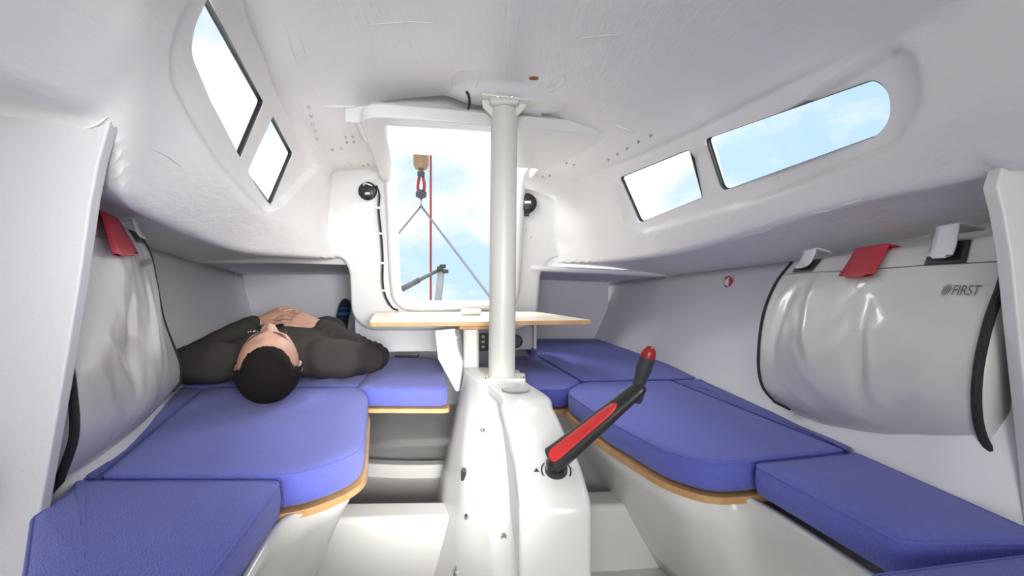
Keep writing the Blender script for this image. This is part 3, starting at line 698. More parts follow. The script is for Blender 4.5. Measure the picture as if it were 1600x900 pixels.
# ------------------------------------------------------------------ instruments on the bulkhead
def instrument(px_, py_, r, label, extra):
    c = BP(px_, py_, -.001); t_ = empty('instrument', c, label, 'instrument')
    lathe('housing', [(0, r), (.010, r), (.014, r*.93), (.016, r*.80), (.020, r*.78), (.022, r*.70)], c, (0, -1, 0), M['blackp'], t_, 36)
    box('label_plate', c+Vector((.004, -.023, -.014 if extra == 0 else .002)), (.020 if extra == 0 else .030, .001, .009 if extra == 0 else .012), M['white'], t_)
    if extra == 0:
        tube('lead', spline([c+Vector((-.012, -.022, .022)), c+Vector((-.006, -.028, .030)), c+Vector((.010, -.027, .026)), c+Vector((.026, -.022, .020))], 12), .0035, M['white'], t_)
    else:
        box('plug', c+Vector((-.002, -.008, -r-.006)), (.026, .016, .016), M['blackp'], t_, .003)
        for a in (.6, 2.5, 3.8, 5.6): lathe('screw', [(0, .003), (.008, .003)], c+Vector((math.cos(a)*(r+.004), 0, math.sin(a)*(r+.004))), (0, -1, 0), M['steel'], t_, 8)
instrument(575, 299, .041, 'round black instrument back left of the companionway opening', 0)
instrument(823, 318, .047, 'round black instrument back with white sticker right of the post', 1)
# cable with clips down the left side of the opening
cab = spline([BP(x, y, -.012) for x, y in ((588, 290), (593, 305), (592, 330), (595, 360), (598, 400), (598, 440), (602, 462), (612, 480), (622, 485))], 50)
ct = empty('instrument_cable', cab[0], 'thin black cable clipped down the wall left of the companionway', 'cable')
tube('cable', cab, .0042, M['black'], ct)
tube('cable', [p+Vector((-.007, .002, 0)) for p in cab[6:44]], .003, M['wire'], ct)
for x, y in ((591, 325), (594, 365), (598, 411), (598, 454)): box('clip', BP(x, y, -.012), (.022, .016, .010), M['cream'], ct, .002)
for x, y, w_ in ((563, 314, 'uppermost'), (577, 334, 'middle'), (569, 345, 'lower left'), (586, 346, 'lower right'), (822, 359, 'upper'), (814, 370, 'lower left'), (830, 371, 'lower right')):
    o = lathe('wall_screw', [(0, .003), (.003, .003), (.004, .001)], BP(x, y, -.001), (0, -1, 0), M['steel'], None, 8)
    tag(o, ('%s tiny screw below the left round instrument' if x < 700 else '%s tiny screw below the right round instrument') % w_, 'screw', 'tiny screws in the aft bulkhead')
# red and white fitting on the right hull
def hull_hit(px_, py_, key=('R1', 'R2')):
    dv = Vector(((px_-800)/F, 1, -(py_-450)/F)); best = None
    for i in range(400):
        d = .4+2.5*i/400; a, b_ = guide(key[0], d), guide(key[1], d); p = EYE+dv*d
        s = (p.z-a.z)/(b_.z-a.z); x = a.x+(b_.x-a.x)*s
        e_ = abs(p.x-x)
        if best is None or e_ < best[0]: best = (e_, p)
    return best[1]
q = hull_hit(1140, 441)
ft = empty('light_fitting', q, 'small red and white round fitting high on the right hull', 'fitting')
lathe('ring', [(0, .022), (.006, .022), (.008, .018)], q+Vector((-.002, 0, 0)), (-1, -.12, .0), M['redcloth'], ft, 24)
lathe('centre', [(0, .012), (.011, .012), (.013, .008)], q+Vector((-.002, 0, 0)), (-1, -.12, 0), M['white'], ft, 16)
for a in (.5, 2.2, 4.2): lathe('screw', [(0, .004), (.010, .004)], q+Vector((-.001, math.cos(a)*.016, math.sin(a)*.016)), (-1, -.12, 0), M['white'], ft, 8)
for x, y, s, w_ in ((943, 442, 1, 'leftmost'), (952, 443, 1, 'middle'), (962, 443, 1, 'rightmost'), (369, 431, 0, 'left one of the pair'), (390, 430, 0, 'right one of the pair')):
    o = lathe('berth_screw', [(0, .004), (.004, .004), (.006, .002)], P(x, y-3, 2.45 if s else 2.7), (0, -1, -.2), M['white'], None, 8)
    tag(o, 'tiny white screw head in the %s berth corner, %s' % ('right' if s else 'left', w_), 'screw', 'white screws in the berth corners')

# ------------------------------------------------------------------ slanted bracket, table leg, table, things on/under it
bk = [(679, 516), (711, 513), (716, 548), (724, 565), (717, 612), (712, 612), (684, 561)]
o = prism('table_bracket', [P(a, b, 1.56) for a, b in bk], (.012, .05, 0), M['gel'], bevel=.003); tag(o, 'white slanted bracket under the left half of the table', 'bracket')
tz = -.107
tb = empty('folding_table', V(-.13, 1.7, -.29), 'wooden two-leaf table with light edge behind the white post', 'table')
leafL = rpoly([V(-.447, 1.447, tz), V(-.066, 1.470, tz), V(-.10, 2.08, tz), V(-.62, 2.08, tz)], [.012, .002, .002, .06], 5)
leafR = rpoly([V(-.063, 1.470, tz+.001), V(.263, 1.535, tz+.001), V(.235, 1.62, tz+.001), V(.118, 2.06, tz+.001), V(-.097, 2.08, tz+.001)], [.002, .006, .02, .08, .002], 5)
for nme, lf_ in (('left_leaf', leafL), ('right_leaf', leafR)):
    o = prism('leaf', [p-Vector((0, 0, .001)) for p in lf_], (0, 0, -.0135), M['tablewood'], tb, .0015)
    o2 = prism('leaf_surface', [p for p in lf_], (0, 0, -.0012), M['tabletop'], o)
prism('hinge_board', [V(-.172, 1.50, tz-.015), V(-.04, 1.50, tz-.015), V(-.06, 1.9, tz-.015), V(-.20, 1.9, tz-.015)], (0, 0, -.014), M['wood'], tb, .003)
lg = [(-.161, 1.51), (-.109, 1.51), (-.109, 1.545), (-.161, 1.545)]
prism('leg', rpoly([V(x, d, tz-.028) for x, d in lg], .014, 4), (0, 0, -.27), M['alu'], tb)
o = box('table_block', PZ(735, 493, tz)+Vector((0, .03, .0125)), (.082, .05, .024), M['white'], None, .010)
tag(o, 'small white rounded block lying on the table left of the post', 'block')
sw = empty('switch_panel', P(757, 532, 1.99), 'small black switch panel under the table left of the post', 'switch panel')
box('panel', P(757, 534, 1.99), (.05, .012, .075), M['blackp'], sw, .003)
for k in range(3): box('switch', P(755, 526+8*k, 1.98), (.014, .008, .010), M['cream'], sw, .002)
o = lathe('cable_drum', [(0, .022), (.03, .03), (.05, .022)], P(806, 532, 2.02), (0, -1, 0), M['darkgrey'], None, 16); tag(o, 'dark grey rounded fitting under the table just right of the post', 'fitting')
o = box('vent_slot', P(636, 556, 2.0), (.10, .03, .012), M['blackp'], None, .003); tag(o, 'flat black slot behind the small left middle cushion', 'slot')
q = tube('clip_loop', spline([P(716, 515, 1.53), P(712, 520, 1.53), P(715, 528, 1.53), P(719, 522, 1.53)], 10), .0015, M['steel']); tag(q, 'small wire loop hanging under the table by the bracket', 'clip')

# ------------------------------------------------------------------ hanging bags
def bag(side, label):
    if side > 0:
        far = [P(1238, 410, 1.15), P(1212, 445, 1.14), P(1193, 495, 1.13), P(1186, 560, 1.11), P(1192, 602, 1.09), P(1212, 628, 1.06)]
        near = [P(1578, 362, .640), P(1572, 430, .638), P(1548, 500, .636), P(1532, 570, .636), P(1528, 630, .638), P(1536, 680, .642), P(1562, 726, .648)]
    else:
        far = [P(214, 363, 1.06), P(233, 395, 1.065), P(243, 440, 1.08), P(255, 500, 1.11), P(279, 565, 1.15), P(281, 597, 1.15)]
        near = [P(110, 322, .69), P(104, 400, .68), P(99, 520, .672), P(109, 600, .665), P(113, 680, .655), P(90, 752, .642)]
    NU, NV = 60, 44
    fe = spline(far, NV-1); ne = spline(near, NV-1)
    nrm = (ne[0]-fe[0]).cross(fe[-1]-fe[0]).normalized()
    if nrm.x*side > 0: nrm = -nrm
    rnd = 3.3 if side > 0 else 8.1
    def front(u, v, off=0):
        k = v*(NV-1); i = min(int(k), NV-2); s = k-i
        a = fe[i].lerp(fe[i+1], s); b_ = ne[i].lerp(ne[i+1], s); p = a.lerp(b_, u)
        bul = math.sin(math.pi*min(max(u, 0), 1))**.6*math.sin(math.pi*min(max(v, 0), 1))**.7
        wr_ = noise.noise(Vector((u*3.2+rnd, v*2.2, rnd)))*.016-abs(noise.noise(Vector((u*6+v*3, v*2.2-u*2+rnd, 2))))*.008+abs(noise.noise(Vector((u*10-v*7, v*3+rnd, 5))))*.003
        for (ua_, va_, ub_, vb_, am) in (((.80, .80, .965, .42, .009), (.66, .78, .60, .30, -.008), (.30, .15, .42, .55, .010), (.18, .2, .12, .6, -.008)) if side > 0 else ((.35, .7, .2, .35, .009), (.6, .75, .5, .3, -.007))):
            L2 = (ub_-ua_)**2+(vb_-va_)**2; tt_ = max(0, min(1, ((u-ua_)*(ub_-ua_)+(v-va_)*(vb_-va_))/L2)); dd_ = math.hypot(u-ua_-tt_*(ub_-ua_), v-va_-tt_*(vb_-va_)); wr_ += am*math.exp(-(dd_/.035)**2)*math.sin(math.pi*(.12+.76*tt_))
        sag = Vector((0, 0, -.022*math.sin(math.pi*u)*v))
        return p+nrm*(.022*bul+wr_*bul+off)+sag
    root = empty('hanging_bag', (front(.5, 1)), label, 'bag', None)
    vs = [front(i/(NU-1), j/(NV-1)) for i in range(NU) for j in range(NV)]
    back = []
    for i in range(NU):
        for j in range(NV):
            u, v = i/(NU-1), j/(NV-1); d_ = .045*math.sin(math.pi*(.08+.84*v))**.8
            back.append(front(u, v)-nrm*(d_+.004)-nrm*.02*math.sin(math.pi*u)*math.sin(math.pi*v))
    n = NU*NV; vs = vs+back; g_ = lambda i, j: i*NV+j
    fs = [(g_(i, j), g_(i, j+1), g_(i+1, j+1), g_(i+1, j)) for i in range(NU-1) for j in range(NV-1)]
    fs += [tuple(n+k for k in f) for f in fs]
    for i in range(NU-1): fs += [(g_(i, 0), g_(i+1, 0), n+g_(i+1, 0), n+g_(i, 0)), (g_(i, NV-1), g_(i+1, NV-1), n+g_(i+1, NV-1), n+g_(i, NV-1))]
    for j in range(NV-1): fs += [(g_(0, j), g_(0, j+1), n+g_(0, j+1), n+g_(0, j)), (g_(NU-1, j), g_(NU-1, j+1), n+g_(NU-1, j+1), n+g_(NU-1, j))]
    bo = mesh_obj('bag_body', vs, fs, M['pvc'], root)
    # piping at both ends
    tube('piping', [front(0, v/40, .001) for v in range(41)]+[front(.02+.08*k/8, 1, .001) for k in range(9)], .0042 if side > 0 else .0036, M['black'], root)
    nr = [front(1, .06+.94*v/40, .002) for v in range(41)]
    tail = [nr[-1]+Vector((side*.010*k, .002*k, -.004*k)) for k in range(1, 4)] if side > 0 else [P(80, 765, .638), P(66, 780, .634), P(50, 792, .630)]
    tube('webbing', nr+tail, .0058, M['black'], root)
    # gusset at the near end
    # seam line under the top hem
    tube('seam', [front(.02+.96*k/40, .115, .0006) for k in range(41)], .0008, M['greyprint'], root, 5)
    def patch(name, u0, u1, v0, v1, off, m, parent, up=0, nseg=8, th=.003, rcut=0):
        vs = []; 
        for i in range(nseg+1):
            for j in range(nseg+1):
                u = u0+(u1-u0)*i/nseg; v = v0+(v1-v0)*j/nseg; vs.append(front(u, v, off))
        k = nseg+1; fs = [(i*k+j, i*k+j+1, (i+1)*k+j+1, (i+1)*k+j) for i in range(nseg) for j in range(nseg)]
        if rcut: # clip lower corners
            fs = [f for f in fs if not (f[0] in (k-2,) or f[0] == (nseg-1)*k+k-2)]
        o = mesh_obj(name, vs, fs, m, parent); s = o.modifiers.new('s', 'SOLIDIFY'); s.thickness = th; s.offset = 0
        b_ = o.modifiers.new('b', 'BEVEL'); b_.width = .001; b_.limit_method = 'ANGLE'
        return o
    def over(name, u0, u1, v1, off, m, parent, rise, th=.003):
        """strap folded over the top edge"""
        pr = [front(u0, 0, -.03)+Vector((0, 0, rise)), front(u0, 0, off*.5)+Vector((0, 0, rise)), front(u0, 0, off)+Vector((0, 0, rise*.5)), front(u0, v1*.5, off), front(u0, v1, off+.002)]
        pr2 = [front(u1, 0, -.03)+Vector((0, 0, rise)), front(u1, 0, off*.5)+Vector((0, 0, rise)), front(u1, 0, off)+Vector((0, 0, rise*.5)), front(u1, v1*.5, off), front(u1, v1, off+.002)]
        a, b_ = spline(pr, 16), spline(pr2, 16); vs = []
        for q1, q2 in zip(a, b_):
            for s in range(5): vs.append(q1.lerp(q2, s/4))
        # rounded tip
        for s in range(5):
            e_ = (a[-1].lerp(b_[-1], s/4)); vs.append(e_+(a[-1]-a[-3]).normalized()*(.004 if 0 < s < 4 else -.002)+((b_[-1]-a[-1])*(.10 if s == 0 else -.10 if s == 4 else 0)))
        fs = [(i*5+k, i*5+k+1, (i+1)*5+k+1, (i+1)*5+k) for i in range(17) for k in range(4)]
        o = mesh_obj(name, vs, fs, m, parent); s = o.modifiers.new('s', 'SOLIDIFY'); s.thickness = th; s.offset = 0
        return o
    if side > 0:
        over('pull_tab', .44, .605, .155, .007, M['redcloth'], root, .006)['label'] = 'red vinyl pull tab'
        hooks = ((.115, .205, .075), (.80, .875, .085))
    else:
        over('pull_tab', .52, .76, .20, .012, M['redcloth'], root, .004)['label'] = 'red vinyl pull tab'
        hooks = ((.10, .19, .075),)
    for u0, u1, v1 in hooks:
        du = (u1-u0)*.32
        patch('strap_slot', u0-du, u1+du, .012, v1+.03, .0016, M['blackp'], root)
        over('hanging_strap', u0, u1, v1, .010, M['white'], root, .022)
    # lettering and emblem
    cu = bpy.data.curves.new('lettering', 'FONT'); cu.body = 'FIRST'; cu.size = 1; cu.extrude = 0.0; cu.resolution_u = 3
    to = bpy.data.objects.new('lettering', cu); COL.objects.link(to); dg = bpy.context.evaluated_depsgraph_get(); dg.update()
    tm = bpy.data.meshes.new_from_object(to.evaluated_get(dg)); bpy.data.objects.remove(to)
    bmt = bmesh.new(); bmt.from_mesh(tm); bmesh.ops.triangulate(bmt, faces=bmt.faces); bmesh.ops.subdivide_edges(bmt, edges=bmt.edges, cuts=1); bmt.to_mesh(tm); bmt.free()
    xs = [v.co.x for v in tm.vertices]; x0, x1 = min(xs), max(xs); ys = [v.co.y for v in tm.vertices]; y1 = max(ys)
    ua, ub, va, vb = (.889, .956, .206, .246) if side > 0 else (.235, .045, .235, .275)
    for v in tm.vertices:
        s, t_ = (v.co.x-x0)/(x1-x0), v.co.y/y1; v.co = front(ua+(ub-ua)*s, vb+(va-vb)*t_, .0016)
    tm.materials.clear(); tm.materials.append(M['greyprint']); lo = bpy.data.objects.new('lettering', tm); COL.objects.link(lo); lo.parent = root; lo.matrix_parent_inverse = root.matrix_basis.inverted()
    # striped globe emblem left of the lettering
    eu = ua-(ub-ua)*.27; ev = (va+vb)/2; ru = abs(ub-ua)*.14; rv = abs(vb-va)*.75; parts = []
    for k in range(4):
        a0 = -.9+.5*k; pts = []
        h_ = math.sqrt(max(.05, 1-(a0+.15)**2))
        for t_ in range(7):
            y = -h_+2*h_*t_/6; bend = .35*(1-(y/h_)**2)*(a0+.15)
            wdt = .16*(1-(y/h_)**2)+.02; sgn = 1 if ub > ua else -1
            for w_ in (-wdt, wdt): pts.append(front(eu+sgn*ru*(a0+.15+bend+w_+y*.25), ev-rv*y, .0016))
        parts.append((pts, [(2*i, 2*i+1, 2*i+3, 2*i+2) for i in range(6)]))
    v_, f_ = merge(parts); mesh_obj('emblem', v_, f_, M['greyprint'], root, smooth=False)
    return root
bag(1, 'large grey vinyl storage bag hanging on the right hull, printed FIRST in full view')
bag(-1, 'grey vinyl storage bag hanging on the left hull behind the left frame')
# black ribbed hose loop at the left frame of the picture
hp = [V(-.752+.075*math.cos(a), .575, -.255+.072*math.sin(a)) for a in np.linspace(-1.5, 1.5, 50)]
tag(tube('ribbed_hose', hp, [.014+.0012*(i % 2) for i in range(50)], M['blackp'], None, 12), 'black ribbed hose loop at the left frame, cut by the picture edge', 'hose')

# ------------------------------------------------------------------ wrinkles in the laminate
for k, line in enumerate([[(1142, 376), (1160, 372), (1178, 365), (1195, 362), (1210, 354)], [(1310, 323), (1325, 319), (1338, 315), (1350, 310)], [(1268, 332), (1285, 331), (1300, 328)], [(1215, 268), (1222, 282)],
                          [(232, 232), (255, 240), (272, 252), (285, 262)], [(447, 40), (455, 75), (462, 95), (468, 108)], [(1335, 340), (1342, 335)],
                          [(706, 140), (706, 122), (716, 111), (738, 107), (764, 107)], [(742, 140), (748, 124), (754, 112)], [(856, 146), (872, 138), (884, 128), (880, 118), (868, 116)], [(850, 140), (864, 133), (874, 125)],
                          [(120, 205), (150, 195), (168, 182)], [(470, 60), (480, 100)], [(560, 40), (640, 34), (700, 38)], [(900, 60), (980, 52)]]):
    q = [hit(*p) for p in line]; pth = spline([a+n*.0002 for a, n in q], 14)
    o = tube('trim_%d' % (10+k), pth, [.0003+.0016*math.sin(math.pi*i/14) for i in range(15)], M['lam'], None, 6); tag(o, kind='structure')

# ================================================================== THE MAN
yaw = math.radians(15.5); U = Vector((-math.sin(yaw), math.cos(yaw), 0)); R_ = Vector((math.cos(yaw), math.sin(yaw), 0)); UPZ = Vector((0, 0, 1))
O = V(-.600, 1.085, -.287)
def B(s, l, z): return O+U*s+R_*l+UPZ*z
ICO = bmesh.new(); bmesh.ops.create_icosphere(ICO, subdivisions=2, radius=1); IV = [v.co.copy() for v in ICO.verts]; IF = [tuple(v.index for v in f.verts) for f in ICO.faces]
ICO.free()
def ball(c, rs, ru, rz): return ([c+R_*v.x*rs+U*v.y*ru+UPZ*v.z*rz for v in IV], IF)
def chain(pts, step=.35):
    """pts: (s,l,z,r_lat,r_len,r_z)"""
    out = []
    for a, b in zip(pts[:-1], pts[1:]):
        pa, pb_ = B(*a[:3]), B(*b[:3]); n = max(1, int((pb_-pa).length/(min(a[3], b[3], a[5], b[5])*step)))
        for k in range(n):
            t_ = k/n; q = [a[i]+(b[i]-a[i])*t_ for i in range(6)]; out.append(ball(B(*q[:3]), *q[3:]))
    out.append(ball(B(*pts[-1][:3]), *pts[-1][3:])); return out
def lim(pts): return chain([(s, l, z, r, r, r) for s, l, z, r in pts])
def blob(name, parts, m, parent, vox, sm=6, fac=.5):
    v_, f_ = merge(parts); me = bpy.data.meshes.new(name); me.from_pydata([tuple(v) for v in v_], [], f_); me.update()
    o = bpy.data.objects.new(name, me); COL.objects.link(o)
    r = o.modifiers.new('r', 'REMESH'); r.mode = 'VOXEL'; r.voxel_size = vox; r.use_smooth_shade = True
    s = o.modifiers.new('s', 'SMOOTH'); s.iterations = sm; s.factor = fac
    dg = bpy.context.evaluated_depsgraph_get(); nm = bpy.data.meshes.new_from_object(o.evaluated_get(dg)); o.modifiers.clear(); o.data = nm
    nm.materials.clear(); nm.materials.append(m)
    for p in nm.polygons: p.use_smooth = True
    o.parent = parent; o.matrix_parent_inverse = parent.matrix_basis.inverted(); return o
man = empty('person', B(.7, 0, 0), 'man in charcoal fleece lying on his back, hands clasped on his belly', 'person')
# --- head (crown towards the camera, face up)
HC = B(.113, 0.0, .086); tilt = math.radians(-4)
hyw = math.radians(24); HR = Vector((math.cos(hyw), math.sin(hyw), 0)); HU = Vector((-math.sin(hyw), math.cos(hyw), 0))
hy = (-HU*math.cos(tilt)+UPZ*math.sin(tilt)).normalized()     # towards the crown
hz_ = HR.cross(hy).normalized()
if hz_.z < 0: hz_ = -hz_
hx = HR
def gs(v, c, s): return math.exp(-((v-c)/s)**2)
def headpt(n, hair=0):
    x, y, z = n.x*.077, n.y*.114, n.z*.096
    if z < 0: z *= .98; y2 = n.y
    # jaw and face narrowing
    if y < 0:
        k = min(1, -y/.114); x *= 1-.30*k**1.5; 
        if z < 0: z *= 1-.55*k
    if n.z > 0:
        f = 0
        f += .006*gs(y, .026, .011)*gs(abs(x), .024, .028)
        for sx in (-1, 1):
            f -= .012*gs(x, sx*.031, .015)*gs(y, .010, .012)
            f += .0065*gs(x, sx*.031, .012)*gs(y, .008, .008)
            f += .009*gs(x, sx*.015, .007)*gs(y, -.032, .009)
            f += .006*gs(x, sx*.045, .018)*gs(y, -.018, .018)
        t_ = min(1, max(0, (.016-y)/.050))
        f += (.005+.019*t_**1.1)*gs(x, 0, .0085+.0065*t_)*(1 if -.034 < y < .016 else gs(y, -.034 if y < 0 else .016, .008))
        f += .007*gs(x, 0, .020)*gs(y, -.056, .008) + .007*gs(x, 0, .018)*gs(y, -.070, .006)
        f += .010*gs(x, 0, .022)*gs(y, -.095, .016)
        z += f*min(1, n.z*2.2)
    return Vector((x, y, z))
def H(v): return HC+(hx*v.x+hy*v.y+hz_*v.z)*.93
hb = bmesh.new(); bmesh.ops.create_icosphere(hb, subdivisions=6, radius=1); hv = [H(headpt(v.co)) for v in hb.verts]; hf = [tuple(v.index for v in f.verts) for f in hb.faces]
hn = [v.co.copy() for v in hb.verts]; hb.free()
parts = [(hv, hf)]
for sx in (-1, 1):  # ears
    for (yy, zz, r1, r2) in ((.012, -.012, .020, .010), (.0, -.008, .017, .010), (-.016, -.004, .012, .009)):
        c = H(Vector((sx*.079, yy, zz))); parts.append(([c+hx*v.x*.007+hy*v.y*r1+hz_*v.z*r2 for v in IV], IF))
parts += lim([(.20, -.005, .072, .052), (.30, -.02, .072, .055)])
# bare body under the clothes: trunk, arms, legs as one figure
def arm_parts(grow=0, upto=1):
    out = []
    out += lim([(.285, .115, .075, .058+grow), (.300, .165, .070, .054+grow), (.405, .235, .052, .045+grow), (.475, .262, .045, .040+grow), (.545, .185, .080, .037+grow), (.605, .085, .130, .031+grow)])
    out += lim([(.285, -.175, .075, .058+grow), (.300, -.225, .070, .054+grow), (.405, -.300, .055, .045+grow), (.475, -.330, .048, .040+grow), (.560, -.270, .090, .037+grow), (.630, -.185, .135, .031+grow)])
    return out
parts += arm_parts(-.008)
parts += chain([(.29, -.03, .070, .13, .06, .06), (.42, -.035, .072, .15, .06, .065), (.60, -.035, .070, .14, .06, .062), (.80, -.035, .07, .14, .06, .06), (.90, -.035, .07, .15, .06, .06)], .4)
for l0, l1 in ((.045, .045), (-.115, -.14)):
    parts += lim([(.92, l0, .085, .070), (1.28, l1, .075, .05), (1.60, l1, .055, .032), (1.66, l1, .06, .032)])
# hands
def hand(wr0, wr1, side, lift):
    """wr0 forearm end, wr1 knuckle centre; fingers run on towards `side`, laid over the belly"""
    out = []; d = (wr1-wr0); L_ = d.length; d.normalize(); nb = (UPZ-U*.55); nb = (nb-d*nb.dot(d)).normalized(); a = d.cross(nb).normalized()
    if a.dot(U) < 0: a = -a                      # a points footwards
    def bl(c, r, flat=1.0, wd=1.0): return ([c+d*v.x*r+a*v.y*r*wd+nb*v.z*r*flat for v in IV], IF)
    for k in range(9):
        t_ = k/8; c = wr0.lerp(wr1, t_); out.append(bl(c, .022+.004*t_, .62-.08*t_, 1.15+.42*t_))
    lens = [.070, .079, .074, .058]; rr = [.0086, .0088, .0084, .0076]
    for f in range(4):
        off = (f-1.5)*.0208; b0 = wr1+a*off+d*(.012-abs(f-1.2)*.003)-nb*.001
        ang = .10; p = b0.copy(); seg = [lens[f]*.46, lens[f]*.30, lens[f]*.24]
        dd = (d+a*((f-1.5)*.10+.05*(f%2))).normalized(); b0 = b0+nb*(.003 if f%2 else 0)
        for si, sl in enumerate(seg):
            ang += (.16, .34, .30)[si]; dv = dd*math.cos(ang-.1)-nb*math.sin(ang-.1)*.9
            n = 6
            for k in range(n):
                r = rr[f]*(1-.10*si-.06*k/n); r *= 1.07 if k == 0 else 1
                out.append(bl(p+dv*sl*k/n, r))
            p = p+dv*sl
        out.append(bl(p, rr[f]*.72))
    # thumb, leaving the headward side of the palm
    tb0 = wr0.lerp(wr1, .30)-a*.022; dirs = [(d*.62-a*.62+nb*.05), (d*.93-a*.30+nb*.03), (d*.98-a*.02-nb*.05)]
    p = tb0.copy()
    for si, dv in enumerate(dirs):
        dv.normalize(); sl = (.032, .030, .024)[si]
        for k in range(6): out.append(bl(p+dv*sl*k/6, (.0125, .0105, .0098)[si]*(1-.05*k/6)))
        p = p+dv*sl
    out.append(bl(p, .0078)); return out
def limw(pts):
    out = []
    for a, b in zip(pts[:-1], pts[1:]):
        n = max(1, int((b[0]-a[0]).length/.008))
        for k in range(n+1): out.append(ball(a[0].lerp(b[0], k/n), *([a[1]+(b[1]-a[1])*k/n]*3)))
    return out
wL = P(402, 503, 1.70); kL = P(433, 494, 1.74)
wR = P(500, 508, 1.66); kR = P(468, 498, 1.66)
parts += hand(wL, kL+UPZ*.006, 1, 0); parts += hand(wR, kR, -1, 0)
body = blob('body', parts, M['skin'], man, .0025, 2, .5)
M['brow'] = mat('brow_hair', (.07, .04, .03), .8)
def onface(x, y, off=.0006):
    n = Vector((x/.077, y/.114, 0)); n.z = math.sqrt(max(.02, 1-n.x**2-n.y**2))
    v = headpt(n); return H(Vector((v.x, v.y, v.z+off)))
for sx in (-1, 1):
    pth = spline([onface(sx*a, b_, .0012) for a, b_ in ((.013, .024), (.024, .029), (.038, .029), (.050, .021))], 16)
    tube('eyebrow', pth, [.0006+.0016*math.sin(math.pi*min(1, (i+2)/18)) for i in range(17)], M['brow'], man, 6)
    tube('eyelashes', spline([onface(sx*a, b_, .0004) for a, b_ in ((.018, .001), (.031, -.003), (.044, .001))], 10), .0009, M['hair'], man, 5)
M['lip'] = mat('lips', (.42, .17, .14), .5)
tube('lips', spline([onface(a, -.062+.004*abs(a)/.02, -.001) for a in (-.022, -.010, 0, .010, .022)], 12), [.001+.003*math.sin(math.pi*i/12) for i in range(13)], M['lip'], man, 8)
# hair cap
def hairline(n):
    """>0 inside the hair"""
    y = n.y*.114; x = abs(n.x*.077)
    w_ = .0035*noise.noise(Vector(n)*9)+.002*noise.noise(Vector(n)*40)
    if n.z > .05: return w_+(y-(.077-.010*(x/.06)**2) if x < .060 else y-(.067-(x-.060)*1.5))
    return y+.035+.02*(n.z)
vs = []; idx = {}; fs = []
for i, n in enumerate(hn):
    h_ = hairline(n); t_ = max(0, min(1, h_/.016)); th = -.001+.0100*t_*(1-.15*max(0, n.z))+.0012*noise.noise(Vector(n)*38)*t_
    base = headpt(n); sc = 1+th/base.length; vs.append(H(base*sc) if h_ > -.006 else None)
keep = [i for i, v in enumerate(vs) if v is not None]; mp_ = {i: k for k, i in enumerate(keep)}
fs = [tuple(mp_[i] for i in f) for f in hf if all(i in mp_ for i in f)]
mesh_obj('hair', [vs[i] for i in keep], fs, M['hair'], man)
# jacket: trunk and sleeves over the body
jp = chain([(.262, -.02, .070, .105, .045, .060), (.30, -.03, .072, .165, .06, .068), (.38, -.035, .074, .178, .07, .078), (.50, -.035, .076, .172, .07, .081), (.65, -.035, .074, .165, .07, .076), (.80, -.035, .074, .160, .07, .076), (.90, -.035, .074, .158, .05, .074)], .2)
jp += arm_parts(.008)
jp += limw([(B(.545, .185, .080), .045), (wR-(kR-wR).normalized()*.012, .0325)])
jp += limw([(B(.560, -.270, .090), .045), (wL-(kL-wL).normalized()*.012, .0325)])
jp += lim([(.232, -.006, .070, .056), (.27, -.015, .074, .060)])   # collar
jk = blob('jacket', jp, M['fleece'], man, .006, 22, .6)
# trim the sleeves' ends are open by the hands; soft folds
for v in jk.data.vertices:
    c = v.co; f_ = noise.noise(Vector((c.x*26, c.y*10, c.z*26)))*.0045+noise.noise(Vector((c.x*9+5, c.y*22, c.z*14)))*.004
    ea, eb = B(.475, .262, .045), wR; ab = eb-ea; t9 = (c-ea).dot(ab)/ab.length_squared
    if -.1 < t9 < 1 and (c-ea-ab*t9).length < .06: f_ += .0022*math.sin(t9*62+3*noise.noise(c*14))
    v.co = c+v.normal*f_
    if v.co.z < ZC-.2885: v.co.z = ZC-.2885
for v in body.data.vertices:
    if v.co.z < ZC-.287: v.co.z = ZC-.287
# zip, collar seam
pth = []
# trousers and socks
tp_ = []
for l0, l1 in ((.045, .045), (-.115, -.14)):
    tp_ += lim([(.86, l0, .088, .082), (1.0, l0, .085, .080), (1.28, l1, .078, .062), (1.58, l1, .055, .046)])
tp_ += chain([(.84, -.035, .085, .15, .06, .08), (.93, -.035, .085, .15, .06, .078)], .4)
blob('trousers', tp_, M['trousers'], man, .007, 6)
def foot(s0, l0, top, spl):
    if top < .15: return lim([(s0-.03, l0, .055, .037), (s0+.02, l0, .045, .038), (s0+.03, l0+spl*.5, .075, .036), (s0+.03, l0+spl, .095, .034), (s0+.025, l0+spl*1.4, .10, .028)])
    return lim([(s0-.03, l0, .055, .037), (s0+.02, l0, .045, .038)])+lim([(s0+.01, l0, .07, .040), (s0+.025, l0+spl*.4, .13, .037), (s0+.03, l0+spl*.8, .175, .036), (s0+.025, l0+spl, top-.028, .028)])
ftR = foot(1.665, .045, .225, .022); ftL = foot(1.665, -.14, .13, -.06)
blob('sock', ftR, M['sock'], man, .005, 5); blob('sock', ftL, M['sock'], man, .005, 5)
def ringb(s0, l0, z, r, tn): 
    return [([B(s0, l0, z)+R_*v.x*r+U*v.y*r*1.02+UPZ*v.z*tn for v in IV], IF)]
v_, f_ = merge(ringb(1.686, .057, .135, .0405, .016)+ringb(1.694, .060, .168, .039, .010)); mesh_obj('sock_stripe', v_, f_, M['sockblue'], man)
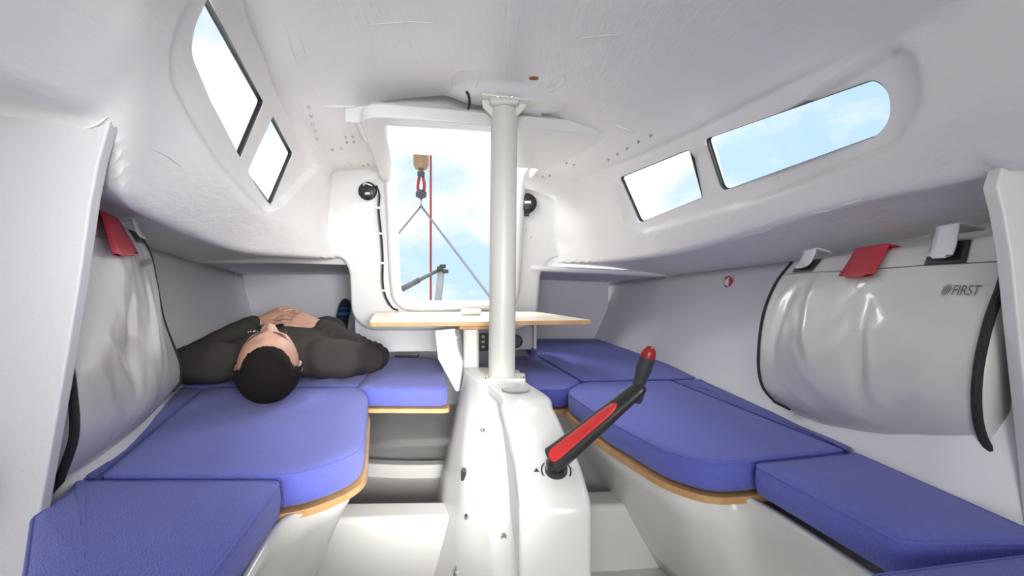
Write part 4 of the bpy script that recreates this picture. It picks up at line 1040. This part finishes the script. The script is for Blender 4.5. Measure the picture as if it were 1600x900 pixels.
# small chest print on the jacket
jb = BVHTree.FromPolygons([tuple(v.co) for v in jk.data.vertices], [tuple(p.vertices) for p in jk.data.polygons])
def jhit(px_, py_):
    dv = Vector(((px_-800)/F, 1, -(py_-450)/F)).normalized(); loc, n, i, dist = jb.ray_cast(EYE, dv); return loc
for k, (a, b_) in enumerate(((388, 519), (392, 518), (397, 517.5), (402, 518))):
    q = jhit(a, b_)
    if q: lathe('chest_print', [(0, .006 if k == 2 else .003), (.0015, .004 if k == 2 else .002)], q, (0, -.5, 1), M['white'], man, 8)
zp = [jhit(a, b_) for a, b_ in ((448, 540), (449, 528), (446, 516), (445, 508))]; zp = [q for q in zp if q]
if len(zp) > 2: tube('zip', [q+UPZ*.001 for q in spline(zp, 10)], .0015, M['greyprint'], man, 6)

# ================================================================== OUTSIDE, seen through the companionway
D = 6.0
hk = empty('crane_hook', P(658, 250, D), 'bronze crane hook block hanging in the companionway opening', 'crane hook')
lathe('sheave_block', [(-.10, .03), (-.08, .08), (-.02, .10), (.08, .10), (.16, .09), (.22, .03)], P(658, 252, D)+Vector((0, 0, -.02)), (0, 0, 1), M['brass'], hk, 20)
tube('hoist_wire', [P(659, 251, D), P(659, 200, D), P(659, 40, D)], .02, M['darkgrey'], hk)
tube('shank', [P(658, 262, D), P(658, 274, D)], .022, M['steel'], hk)
box('swivel', P(658, 272, D), (.09, .07, .07), M['darkgrey'], hk, .015)
tube('hook', spline([P(x, y, D) for x, y in ((655, 277), (653, 290), (654, 300), (658, 305), (662, 300), (663, 288), (661, 277))], 24), .020, M['rope'], hk, 8)
lathe('ring', [(-.05, .03), (-.03, .07), (.03, .07), (.06, .03)], P(658, 304, D), (0, 0, 1), M['darkgrey'], hk, 14)
tube('shackle', [P(658, 308, D), P(658, 322, D)], .014, M['steel'], hk)
tag(tube('lifting_sling', [P(658, 322, D), P(600, 392, D-.3), P(560, 440, D-.5)], .012, M['wire']), 'thin lifting sling running down left from the crane hook', 'sling')
tag(tube('lifting_sling', [P(658, 322, D), P(763, 460, D-1.2), P(800, 508, D-1.6)], .014, M['wire']), 'thin lifting sling running down right from the crane hook', 'sling')
tag(tube('hoist_rope', [P(673, 500, D-.2), P(673, 20, D-.2)], .014, M['rope']), 'thin vertical red rope beside the crane hook', 'rope')
gn = empty('steering_post', P(684, 560, 3.6), 'grey angled post with dark diagonal strut outside the opening', 'post')
prism('post', [P(678.5, 470, 3.6), P(688.5, 470, 3.6), P(694, 420, 3.6), P(684, 420, 3.6)], (0, .06, 0), M['gmetal'], gn, .006)
tube('strut', [P(622, 455, 3.5), P(660, 435, 3.55), P(692, 419, 3.6)], .014, M['darkgrey'], gn)
tube('strut_sleeve', [P(625, 453.5, 3.49), P(655, 437.5, 3.54)], .021, M['darkgrey'], gn)
for x, y in ((688, 419), (696, 424), (692, 416)): box('fitting', P(x, y, 3.58), (.045, .05, .03), M['blackp'], gn, .006)
